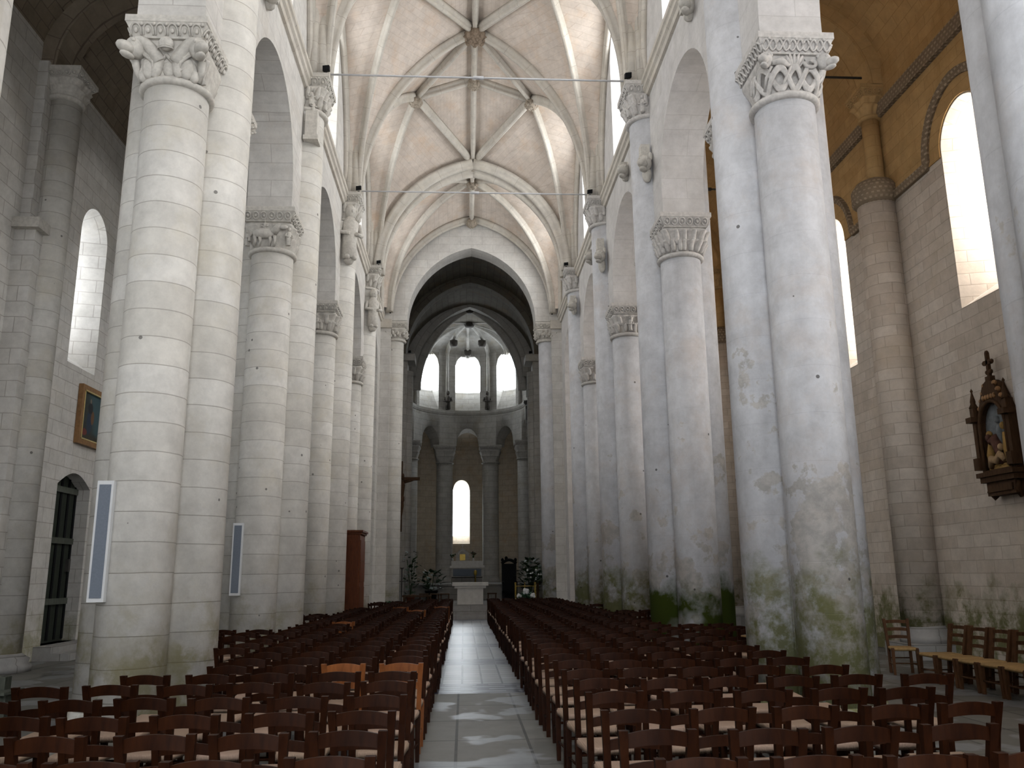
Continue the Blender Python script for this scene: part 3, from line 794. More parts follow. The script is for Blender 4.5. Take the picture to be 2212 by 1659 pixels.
b = MB(); b.box(XR-.14, XR+.02, WY, 35, 12.02, 12.34); struct(b.build('trim_3', M['band']))
for i, c in enumerate(BAYS):
    b = MB(); pts = [(c-2.6, 10.0), (c-1.25, 10.0)] + arch_pts(c, 1.25, 10.05, 1.3, 10) + [(c+1.25, 10.0), (c+2.6, 10.0)]
    path = [(XR-.02, p[0], p[1]) for p in pts]
    P = []
    for j, p in enumerate(pts):
        a, d = pts[max(j-1, 0)], pts[min(j+1, len(pts)-1)]; tx, ty = d[0]-a[0], d[1]-a[1]; l = math.hypot(tx, ty) or 1; nx, ny = -ty/l, tx/l
        P.append([(XR+.02, p[0]-nx*.11, p[1]-ny*.11), (XR-.08, p[0]-nx*.11, p[1]-ny*.11), (XR-.12, p[0]+nx*.05, p[1]+ny*.05), (XR+.02, p[0]+nx*.11, p[1]+ny*.11)])
    b.grid(P, None, False); struct(b.build('trim_%d' % (10+i), M['band']))
# upper south wall has a thin ochre-coloured panel between the bands
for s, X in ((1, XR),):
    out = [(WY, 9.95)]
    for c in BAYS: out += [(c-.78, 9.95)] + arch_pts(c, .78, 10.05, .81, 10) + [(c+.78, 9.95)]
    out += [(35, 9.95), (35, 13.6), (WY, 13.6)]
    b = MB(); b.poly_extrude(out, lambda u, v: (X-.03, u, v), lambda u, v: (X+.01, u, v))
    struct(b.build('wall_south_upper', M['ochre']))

# iron tie rods
def rod(y, z, x0, x1, label, mat, r=.022):
    t = thing('tie_rod', label, 'tie rod', (0, y, z), 'iron tie rods')
    b = MB(); b.tube([(x0, y, z), (x1, y, z)], r, 8); b.build('bar', mat, t, t.location)
    b = MB(); xm = (x0+x1)/2; b.tube([(xm-.12, y, z), (xm+.12, y, z)], r*1.9, 8); b.build('turnbuckle', mat, t, t.location)
rod(PY[2]-.15, 12.84, -3.8, 3.8, 'upper pale iron tie rod across the nave, nearest of the two', M['iron'])
rod(PY[3]-.15, 12.84, -3.8, 3.8, 'lower pale iron tie rod across the nave, farther of the two', M['iron'])
rod(PY[2]-.1, 13.1, 4.8, 9.3, 'dark iron tie rod across the right aisle, top right of the photo', M['darkiron'], .028)
rod(PY[3]-.1, 13.1, 4.8, 9.3, 'dark iron tie rod across the right aisle, farther one', M['darkiron'], .028)
# floodlights standing on the nave capitals
def flood(x, y, z, label, d):
    t = thing('floodlight', label, 'floodlight', (x, y, z), 'small black floodlights'); o = t.location
    b = MB(); b.box(x-.03, x+.03, y-.03, y+.03, z, z+.05); b.build('foot', M['black'], t, o)
    b = MB(); b.obox((x-.07, y-.08, z+.05), (.14, 0, .02), (0, .16, .06), (0, -.03, .11)); b.build('lamp_housing', M['black'], t, o)
for x, y, z, l, d in ((-3.40, 17.17, ZN, 'black floodlight on the capital under the near tie rod, left', 1), (3.40, 17.17, ZN, 'black floodlight on the capital under the near tie rod, right', -1),
        (-3.40, 23.17, ZN, 'black floodlight on the capital under the far tie rod, left', 1), (3.40, 23.17, ZN, 'black floodlight on the capital under the far tie rod, right', -1),
        (-3.40, 29.17, ZN, 'black floodlight on the fourth left nave capital', 1), (3.40, 29.17, ZN, 'black floodlight on the fourth right nave capital', -1),
        (-3.45, 34.75, 12.62, 'black floodlight beside the left capital of the crossing arch', 1), (3.45, 34.75, 12.62, 'black floodlight beside the right capital of the crossing arch', -1)):
    flood(x, y, z, l, d)

# --- crossing arch
f = [(-3.42, -.1), (-3.42, 12.35), (-2.74, 12.35)] + arch_pts(0, 2.74, 12.36, 3.3, 16) + [(2.74, 12.35), (3.42, 12.35), (3.42, -.1)]
out = [(-4.8, -.1)] + [q for i, q in enumerate(f) if i == 0 or q != f[i-1]] + [(4.8, -.1), (4.8, 19.2), (-4.8, 19.2)]
b = MB(); b.poly_extrude(out, lambda u, v: (u, END, v), lambda u, v: (u, END+1.0, v)); struct(b.build('wall_crossing_arch', M['arcade']))
for s in (-1, 1):
    t = thing('crossing_shaft', 'half shaft with leaf capital carrying the crossing arch, %s' % ('left' if s < 0 else 'right'), 'half column', (s*3.28, END+.5, 0), 'shafts of the crossing arch'); o = t.location
    b = MB(); b.lathe(s*3.28, END+.5, [(.38, 0), (.38, 11.5)], 28); b.build('half_column', M['drum'] if s < 0 else M['white'], t, o)
    cap, zt = capital(t, o, s*3.24, END+.5, 11.48, .38, .50, .52, M['carve'], 5+s, .46, .30); carve_leaves(cap, o, s*3.24, END+.5, 11.48, M['carve'], 9)
    b = MB(); b.box(min(s*3.38, s*3.9), max(s*3.38, s*3.9), END-.12, END+.02, 12.0, 12.38); struct(b.build('trim_%d' % (5 if s < 0 else 6), M['rib']))

# --- crossing and choir: side walls, pointed barrel vault, east crossing piers, apse
for s, nm in ((-1, 'north'), (1, 'south')):
    b = MB(); b.box(min(s*3.7, s*4.6), max(s*3.7, s*4.6), END+1.0, 50.0, 0, 17.5); struct(b.build('wall_choir_%s' % nm, M['choir']))
    b = MB(); b.box(min(s*6.9, s*7.5), max(s*6.9, s*7.5), 43.5, 50, 0, 10.6); struct(b.build('wall_ambulatory_%s' % nm, M['amb']))
    b = MB(); b.box(min(s*4.6, s*10.6), max(s*4.6, s*10.6), 43.2, 43.6, 0, 16); struct(b.build('wall_aisle_end_%s' % nm, M['left_wall']))
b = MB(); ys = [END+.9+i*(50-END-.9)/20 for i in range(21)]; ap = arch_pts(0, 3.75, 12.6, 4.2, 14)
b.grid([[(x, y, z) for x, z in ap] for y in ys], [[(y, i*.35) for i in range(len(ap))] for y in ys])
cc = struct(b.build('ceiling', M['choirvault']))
def band_arch(y, hw, zs, rise, wid, dep, mat, parent, nm):
    b = MB(); i_ = arch_pts(0, hw, zs, rise, 14); o_ = arch_pts(0, hw+dep, zs, rise+dep, 14)
    P = [[(x, y, z) for x, z in o_], [(x, y, z) for x, z in i_], [(x, y+wid, z) for x, z in i_], [(x, y+wid, z) for x, z in o_]]
    b.grid(P, [[(j*.35, k*.5) for j in range(len(i_))] for k in range(4)], False); b.build(nm, mat, parent)
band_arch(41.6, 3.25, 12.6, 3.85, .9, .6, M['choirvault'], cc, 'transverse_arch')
band_arch(46.3, 3.0, 12.6, 4.05, .5, .9, M['choir'], cc, 'transverse_arch')
for s in (-1, 1):
    t = thing('choir_pier', 'tall dark engaged pier between crossing and choir, %s' % ('left' if s < 0 else 'right'), 'pier', (s*3.4, 42, 0), 'engaged piers of the choir'); o = t.location
    b = MB(); b.box(min(s*3.15, s*3.75), max(s*3.15, s*3.75), 41.5, 42.6, .5, 12.6); b.build('core', M['choir'], t, o)
    b = MB(); b.lathe(s*3.2, 42.05, [(.32, .5), (.32, 11.8)], 24); b.build('half_column', M['choir'], t, o)
    b = MB(); b.box(min(s*2.78, s*3.75), max(s*2.78, s*3.75), 41.4, 42.7, 12.25, 12.6); b.build('impost', M['choir'], t, o)
    flood(s*3.05, 41.6, 12.6, 'tiny black floodlight on the dark choir impost, %s' % ('left' if s < 0 else 'right'), 1)

AC = (-.08, 50.0)     # centre of the hemicycle
def curved_wall(R, th, a0, a1, z0, z1, ops, step=2.5, flip=1):
    """wall on an arc (angle 0 = east); ops: (centre deg, half deg front, half deg back, sill front, sill back, spring, apex)"""
    b = MB()
    angs = sorted(set([a0+(a1-a0)*i/int((a1-a0)/step) for i in range(int((a1-a0)/step)+1)] + [round(o[0]+o[1]*q/8, 4) for o in ops for q in range(-8, 9)]))
    pt = lambda r, a, z: (AC[0]+r*sin(math.radians(a)), AC[1]+r*cos(math.radians(a)), z)
    def head(o, a, back):
        x = (a-o[0])/o[1]; x = max(-1, min(1, x)); return o[5]+(o[6]-o[5])*sqrt(max(0, 1-x*x))-(.12 if back else 0)
    for i in range(len(angs)-1):
        a, c = angs[i], angs[i+1]; m = (a+c)/2
        op = next((o for o in ops if abs(m-o[0]) < o[1]), None)
        u = lambda q: math.radians(q)*R
        def quad(r, za0, za1, zc0, zc1):
            if za1-za0 < 1e-4 and zc1-zc0 < 1e-4: return
            b.face([pt(r, a, za0), pt(r, c, zc0), pt(r, c, zc1), pt(r, a, za1)], [(u(a), za0), (u(c), zc0), (u(c), zc1), (u(a), za1)], True)
        if not op:
            quad(R, z0, z1, z0, z1); quad(R+th, z0, z1, z0, z1)
        else:
            ha, hc = head(op, a, 0), head(op, c, 0)
            ka = op[0]+(a-op[0])*op[2]/op[1]; kc = op[0]+(c-op[0])*op[2]/op[1]
            if op[3] > z0: quad(R, z0, op[3], z0, op[3])
            quad(R, ha, z1, hc, z1)
            hb, hd = ha-.12, hc-.12
            b.face([pt(R, a, ha), pt(R, c, hc), pt(R+th, kc, hd), pt(R+th, ka, hb)])
            if op[3] > z0: b.face([pt(R, a, op[3]), pt(R, c, op[3]), pt(R+th, kc, op[4]), pt(R+th, ka, op[4])])
    for o in ops:
        for e in (-1, 1):
            a = o[0]+e*o[1]; k = o[0]+e*o[2]
            lo_f, lo_b = (o[3], o[4]) if o[3] > z0 else (z0, z0)
            b.face([pt(R, a, lo_f), pt(R, a, o[5]), pt(R+th, k, o[5]-.12), pt(R+th, k, lo_b)])
    return b, pt
wins = [(a, 12.6, 11.8, 12.05, 13.45, 14.9, 15.75) for a in (0, -43, 43)]
b, pt = curved_wall(3.65, .85, -90, 90, 11.85, 17.2, wins); struct(b.build('wall_apse', M['choir']))
for o in wins:
    q = [pt(4.42, o[0]+o[2]*k/6, 13.42 if False else o[4]) for k in range(-6, 7)]; top = [pt(4.42, o[0]+o[2]*cos(PI*k/12), o[5]+(o[6]-.1-o[5])*sin(PI*k/12)) for k in range(13)]
    win_id[0] += 1
    bb = MB(); bb.face(q+top); struct(bb.build('window_%d' % win_id[0], M['apse_glass']))
arcs = [(a, 11.5, 11.5, 0, 0, 9.78, 10.85) for a in (0, -43, 43, -84, 84)]
b, pt = curved_wall(3.45, 1.0, -90, 90, 9.70, 12.0, [(o[0], o[1], o[2], 9.0, 9.0, o[5], o[6]) for o in arcs]); struct(b.build('wall_apse_arcade', M['choir']))
for a, lab in ((-21.5, 'left of the tall central window'), (21.5, 'right of the tall central window'), (-64, 'far left of the apse'), (64, 'far right of the apse')):
    x, y = pt(3.95, a, 0)[:2]
    t = thing('apse_column', 'dark stone apse column, %s' % lab, 'column', (x, y, 1.2), 'columns of the apse'); o = t.location
    b = MB(); b.lathe(x, y, [(.62, 1.2), (.62, 1.4), (.55, 1.5), (.51, 1.6), (.51, 8.62)], 28); b.build('shaft', M['choir'], t, o)
    cap, zt = capital(t, o, x, y, 8.6, .51, .70, .70, M['choir'], int(a)+99, .75, .3)
wins = [(a, 4.6, 4.0, 3.75, 4.3, 7.25, 7.95) for a in (-3.2,)]
b, pt = curved_wall(6.95, .9, -90, 90, 0, 10.8, wins); struct(b.build('wall_ambulatory', M['amb']))
for o in wins:
    q = [pt(7.78, o[0]+o[2]*k/6, o[4]) for k in range(-6, 7)]; top = [pt(7.78, o[0]+o[2]*cos(PI*k/12), o[5]+(o[6]-.1-o[5])*sin(PI*k/12)) for k in range(13)]
    win_id[0] += 1
    bb = MB(); bb.face(q+top); struct(bb.build('window_%d' % win_id[0], M['apse_glass']))
b = MB(); P = []
for i in range(31):
    a = -90+6*i; P.append([pt(4.3+2.7*j/8, a, 9.9+1.05*cos(PI/2*(j/8)**1.5)) for j in range(9)])
b.grid(P, [[(i*.5, j*.35) for j in range(9)] for i in range(31)]); struct(b.build('ceiling', M['amb']))
# apse half vault with ribs and bosses
b = MB(); P = []
for i in range(31):
    a = -90+6*i; P.append([pt(3.7*cos(PI/2*j/8), a, 15.6+1.35*sin(PI/2*j/8)) for j in range(9)])
b.grid(P, [[(i*.4, j*.5) for j in range(9)] for i in range(31)]); P = []
b.box(-3.75, 3.75, 46.5, 49.99, 17.0, 17.2)
av = struct(b.build('ceiling', M['choir']))
RQ = [(x*1.1, y*1.1) for x, y in RP]
for a in (-88, -64, -43, -21.5, 0, 21.5, 43, 64, 88):
    path = [Vector(pt(3.62*cos(PI/2*j/12)+.02, a, (12.2 if abs(a) in (21.5, 64, 88) and j == 0 else 15.5)+1.35*sin(PI/2*j/12))) for j in range(13)]
    b = MB(); b.sweep(path, RQ, lambda i: (0, 0.01, 1)); b.build('rib', M['choir'], av)
for s in (-1, 1):
    for q in ((s*1.9, 48.4, 16.35), (0, 47.2, 16.85)):
        pa = arc((s*2.95, 46.75, 11.9), q, 14); b = MB(); b.sweep(pa, [(x*1.5, y*1.5) for x, y in RP], lambda i, s=s: (s*.6, 0, 1)); b.build('rib', M['choir'], av)
    pa = arc((s*2.95, 46.75, 11.9), (s*1.9, 48.4, 16.35), 14)
    b = MB(); b.grid([[tuple(v) for v in pa], [(s*3.75, v.y, v.z+.25) for v in pa]], None); b.build('web', M['choir'], av)
    pa = line((s*1.9, 48.4, 16.35), (0, 50, 16.85), 6, .1); b = MB(); b.sweep(pa, RQ, lambda i: (0, 0, 1)); b.build('rib', M['choir'], av)
for a in (-21.5, 21.5, -64, 64):
    x, y = pt(3.6, a, 0)[:2]; b = MB(); b.lathe(x, y, [(.11, 12.0), (.11, 15.6)], 12); b.build('vault_shaft', M['choir'], av)
for x, y, z, r in ((0, 50, 16.9, .32), (-1.9, 48.4, 16.4, .26), (1.9, 48.4, 16.4, .26), (-.98, 52.2, 16.25, .25), (.82, 52.2, 16.25, .25), (0, 47.2, 16.9, .3), (-.08, 53.45, 15.95, .22)):
    b = MB(); b.lathe(x, y, [(.02, z-.36), (r*.8, z-.34), (r, z-.2), (r, z+.05)], 18); b.build('boss', M['dark_boss'], av)
# moulded cornice under the apse windows
b = MB(); P = [[pt(r, -90+6*i, z) for r, z in ((3.66, 11.62), (3.42, 11.70), (3.36, 11.82), (3.36, 11.96), (3.66, 12.02))] for i in range(31)]
b.grid(P, None, False); struct(b.build('trim_7', M['choir']))
# small dark figures on the wall between the apse windows
for a, l in ((-21.5, 'left'), (21.5, 'right')):
    x, y = pt(3.42, a, 0)[:2]
    t = thing('saint_statue', 'small dark statue between the apse windows, %s of the central one' % l, 'statue', (x, y, 12.0), 'statues between the apse windows')
    b = MB(); little_man(b, x, y, 12.02, 1.25); b.build('figure', M['dark_boss'], t, t.location)

#PART2
# ------------------------------------------------------------------ church chairs
def leg_mesh(x, rear, kind='rush'):
    b = MB(); w = .0225
    H = .87 if kind == 'rush' else .95
    sx = 1 if x > 0 else -1
    if rear:
        st = [(0, 0.0, .03), (.2, .0, .015), (.45, 0, 0), (.66, .008, -.03), (H, .02, -.075)]
        P = []
        for z, dx, dy in st:
            ww = w*(1.0 if z < .7 else 1.12)
            cx = x+sx*dx; P.append([(cx-ww, dy-ww, z), (cx+ww, dy-ww, z), (cx+ww, dy+ww, z), (cx-ww, dy+ww, z)])
    else:
        P = []
        for z, k in ((0, .8), (.25, 1.0), (.44, 1.15), (.465, .9)):
            ww = w*k; P.append([(x-ww, .40-ww, z), (x+ww, .40-ww, z), (x+ww, .40+ww, z), (x-ww, .40+ww, z)])
    b.grid(P, None, False, True); b.face(list(reversed(P[0]))); b.face(P[-1]); return b
def slat_mesh(z, h, half, arch, y):
    b = MB(); n = 12; F = []; 
    for i in range(n+1):
        x = -half+2*half*i/n; c = 1-(x/half)**2
        yy = y-.022*c; top = z+h*.5+arch*c; bot = z-h*.5+arch*.75*c
        F.append([(x, yy-.010, bot), (x, yy-.010, top), (x, yy+.010, top), (x, yy+.010, bot)])
    b.grid(F, None, False, True); b.face(F[0]); b.face(list(reversed(F[-1]))); return b
def seat_mesh():
    b = MB(); P = []
    for f, z in ((-.012, .425), (0, .415), (0.0, .455), (-.02, .470), (-.12, .463)):
        n = 6; ring = []
        pts = [(-.185-f, .0-f*.2), (.185+f, .0-f*.2), (.215+f, .42+f), (-.215-f, .42+f)]
        for k in range(4):
            p, q = pts[k], pts[(k+1) % 4]
            for j in range(n): ring.append((p[0]+(q[0]-p[0])*j/n, p[1]+(q[1]-p[1])*j/n, z))
        P.append(ring)
    b.grid(P, None, True, True); b.face(P[-1]); b.face(list(reversed(P[0]))); return b
def bar_mesh(p, q, r=.011):
    b = MB(); b.tube([p, q], r, 6); return b

def make_chair(wm, sm, label, kind='rush'):
    t = thing('church_chair', label, 'chair')
    hx = .175
    seat_mesh().build('seat', sm, t)
    for x in (-hx, hx): leg_mesh(x, True, kind).build('leg', wm, t)
    for x in (-.195, .195): leg_mesh(x, False, kind).build('leg', wm, t)
    if kind == 'rush':
        slat_mesh(.808, .074, .187, .030, -.062).build('back_slat', wm, t)
        slat_mesh(.648, .062, .180, .024, -.030).build('back_slat', wm, t)
    else:
        for z in (.62, .755, .89): slat_mesh(z, .055, .185, .012, -.022-(z-.6)*.18).build('back_slat', wm, t)
    bar_mesh((-.19, .40, .20), (.19, .40, .20)).build('stretcher', wm, t)
    bar_mesh((-hx, 0, .26), (hx, 0, .26)).build('stretcher', wm, t)
    for s in (-1, 1): bar_mesh((s*.175, .01, .17), (s*.195, .40, .17)).build('stretcher', wm, t)
    return t
def dup(root, label, group):
    r = root.copy(); COL.objects.link(r); r['label'] = label
    if group: r['group'] = group
    for ch in root.children:
        c = ch.copy(); COL.objects.link(c); c.parent = r
    return r
def merged_chair_bm(b, M4=None):
    """all pieces of a chair added to one builder (for chairs too far off to show their parts)"""
    parts = [(seat_mesh(), 1)] + [(leg_mesh(x, True), 0) for x in (-.175, .175)] + [(leg_mesh(x, False), 0) for x in (-.195, .195)]
    parts += [(slat_mesh(.808, .074, .187, .030, -.062), 0), (slat_mesh(.648, .062, .18, .024, -.03), 0), (bar_mesh((-.19, .40, .2), (.19, .40, .2)), 0)]
    for q, mi in parts:
        o = len(b.v)
        b.v += [tuple(M4 @ Vector(v)) if M4 else v for v in q.v]; b.f += [tuple(i+o for i in f) for f in q.f]; b.uv += q.uv; b.sm += q.sm
        b.mi += [mi]*len(q.f)

spots = []
rnd = random.Random(21)
def clash(x, y):
    for p in PY:
        if abs(y+.2-p) < 1.75 and abs(x) > 3.4: return True
        if abs(y+.2-p) < .85 and abs(x) > 3.2: return True
    return False
for s, x0 in ((-1, .93), (1, .80)):
    for row in range(39):
        y = ((4.5, 5.2, 5.93, 6.72, 7.55, 8.28) if s < 0 else (4.3, 5.03, 5.80, 6.64, 7.45, 8.24))[row] if row < 6 else 8.26+.755*(row-5)
        for k in range(7):
            x = s*(x0+.56*k)
            if abs(x) > 4.3 or clash(x, y): continue
            if s < 0:
                if y < 7.9 and k > 5: continue
                if 7.9 <= y < 8.6 and k > 4: continue
                if 8.6 <= y < 11 and k > 3: continue
                if 11 <= y < 13.0 and k > 4: continue
                if y > 25.6 and (k > 4 or (y < 28.6 and x < -3.0)): continue
                if y > 30.4 and k > 3: continue
                if y > 31.6 and k > 2: continue
            else:
                if y < 8.0 and k > 5: continue
                if 8.0 <= y < 10.6 and k > 4: continue
                if y > 26 and k > 4: continue
            spots.append((y, s, row, k, x))
spots.sort(key=lambda q: (q[0]**2+(q[4]+.3)**2))
NW = 'first second third fourth fifth sixth seventh eighth ninth tenth eleventh twelfth thirteenth fourteenth fifteenth sixteenth seventeenth eighteenth nineteenth twentieth'.split()
def ordw(n):
    if n <= 20: return NW[n-1]
    if n < 30: return 'twenty-'+NW[n-21]
    if n == 30: return 'thirtieth'
    return 'thirty-'+NW[n-31]
light = {(-1, 6, 0): 1, (-1, 6, 1): 1, (-1, 27, 0): 1, (-1, 27, 2): 1, (-1, 29, 1): 1, (-1, 24, 1): 1, (-1, 33, 0): 1, (-1, 33, 1): 1, (-1, 35, 2): 1, (-1, 17, 3): 1, (-1, 31, 1): 1, (-1, 31, 2): 1}
proto = {}
MAXN, DETAIL = 300, 130
stuff = MB(); stuff.mi = []
far_me = None
def mat_list(me, a, b_): me.materials.clear(); me.materials.append(a); me.materials.append(b_)
for n, (y, s, row, k, x) in enumerate(spots):
    lt = light.get((s, row, k))
    rz = rnd.uniform(-.055, .055); xx = x+rnd.uniform(-.035, .035); yy = y+rnd.uniform(-.04, .04)
    side = 'left' if s < 0 else 'right'
    tone = 'honey brown' if lt else 'dark brown'
    lab = '%s rush-seat chair, %s block, %s row from the camera, %s from the centre aisle' % (tone, side, ordw(row+1), ordw(k+1))
    grp = 'rush-seat chairs of the %s block' % side
    if n < DETAIL:
        key = bool(lt)
        if key not in proto:
            proto[key] = make_chair(M['chair_light' if lt else 'chair'], M['rush'], lab); o = proto[key]; o['group'] = grp
        else: o = dup(proto[key], lab, grp)
        o.location = (xx, yy, 0); o.rotation_euler = (0, 0, rz)
    elif n < MAXN:
        key = 'far%d' % bool(lt)
        if key not in proto:
            b = MB(); b.mi = []; merged_chair_bm(b)
            o = b.build('church_chair', None, weld=False)
            mat_list(o.data, M['chair_light' if lt else 'chair'], M['rush']); o.data.polygons.foreach_set('material_index', b.mi)
            proto[key] = o
        else:
            o = proto[key].copy(); COL.objects.link(o)
        tag(o, lab, 'chair', grp); o.location = (xx, yy, 0); o.rotation_euler = (0, 0, rz)
    else:
        merged_chair_bm(stuff, Matrix.Translation((xx, yy, 0)) @ Matrix.Rotation(rz, 4, 'Z'))
if stuff.v:
    o = stuff.build('church_chair', None, weld=False); mat_list(o.data, M['chair'], M['rush']); o.data.polygons.foreach_set('material_index', stuff.mi)
    tag(o, 'farthest rows of dark rush-seat chairs before the altar steps', 'chairs'); o['kind'] = 'stuff'

# old ladder-back chairs along the right aisle
old = None
names = ['first from the half column', 'second from the half column', 'third from the half column', 'fourth from the half column', 'fifth from the half column', 'sixth from the half column']
for i in range(6):
    lab = 'old ladder-back straw chair in the right aisle row, %s' % names[i]
    if old is None: old = make_chair(M['chair_old'], M['rush_old'], lab, 'ladder'); o = old; o['group'] = 'old straw chairs in the right aisle'
    else: o = dup(old, lab, 'old straw chairs in the right aisle')
    o.location = (7.58, 13.8-.56*i, 0); o.rotation_euler = (0, 0, PI/2+rnd.uniform(-.03, .03)); o.scale = (1.2, 1.22, .92)
o = dup(old, 'single old ladder-back chair between the mossy pier and the plinth', None); o.location = (7.3, 15.1, 0); o.rotation_euler = (0, 0, PI-.25); o.scale = (1.0, 1.0, .95)
if 'group' in o: del o['group']
o = dup(old, 'small old chair glimpsed between the two nearest right piers', None); o.location = (6.0, 18.4, 0); o.rotation_euler = (0, 0, 2.2)
if 'group' in o: del o['group']

# ------------------------------------------------------------------ things on the walls and piers
def speaker(x, y, z0, z1, label):
    t = thing('column_speaker', label, 'loudspeaker', (x, y, z0), 'column loudspeakers'); o = t.location
    b = MB(); b.box(x-.095, x+.095, y-.02, y+.09, z0, z1); b.build('housing', M['speaker'], t, o)
    b = MB(); b.box(x-.068, x+.068, y-.028, y-.018, z0+.045, z1-.045); b.build('grille', M['grille'], t, o)
    b = MB(); b.box(x-.02, x+.14, y+.07, y+.10, z1-.06, z1-.03); b.box(x-.02, x+.14, y+.07, y+.10, z0+.03, z0+.06); b.build('bracket', M['speaker'], t, o)
speaker(-4.55, 10.36, 1.46, 2.86, 'long white column loudspeaker on the large left foreground pier')
speaker(-4.52, 16.36, 1.40, 2.72, 'smaller-looking white column loudspeaker on the second left pier')

y0, y1, z0, z1 = 20.56, 21.95, 4.90, 6.34
t = thing('framed_painting', 'dark framed oil painting on the pale left aisle wall', 'painting', (XL, (y0+y1)/2, z0)); o = t.location
b = MB(); b.face([(XL+.07, y0+.12, z0+.12), (XL+.07, y1-.12, z0+.12), (XL+.07, y1-.12, z1-.12), (XL+.07, y0+.12, z1-.12)], [(0, 0), (1, 0), (1, 1), (0, 1)]); b.build('canvas', M['paint'], t, o)
b = MB()
for a, c, d, e in ((y0, y1, z0, z0+.13), (y0, y1, z1-.13, z1), (y0, y0+.13, z0+.13, z1-.13), (y1-.13, y1, z0+.13, z1-.13)): b.box(XL+.01, XL+.12, a, c, d, e)
fr = b.build('frame', M['frame'], t, o)
b = MB()
for a, c, d, e in ((y0+.12, y1-.12, z0+.12, z0+.15), (y0+.12, y1-.12, z1-.15, z1-.12), (y0+.12, y0+.15, z0+.12, z1-.12), (y1-.15, y1-.12, z0+.12, z1-.12)): b.box(XL+.075, XL+.13, a, c, d, e)
b.build('gilt_slip', M['gilt_edge'], fr, o)

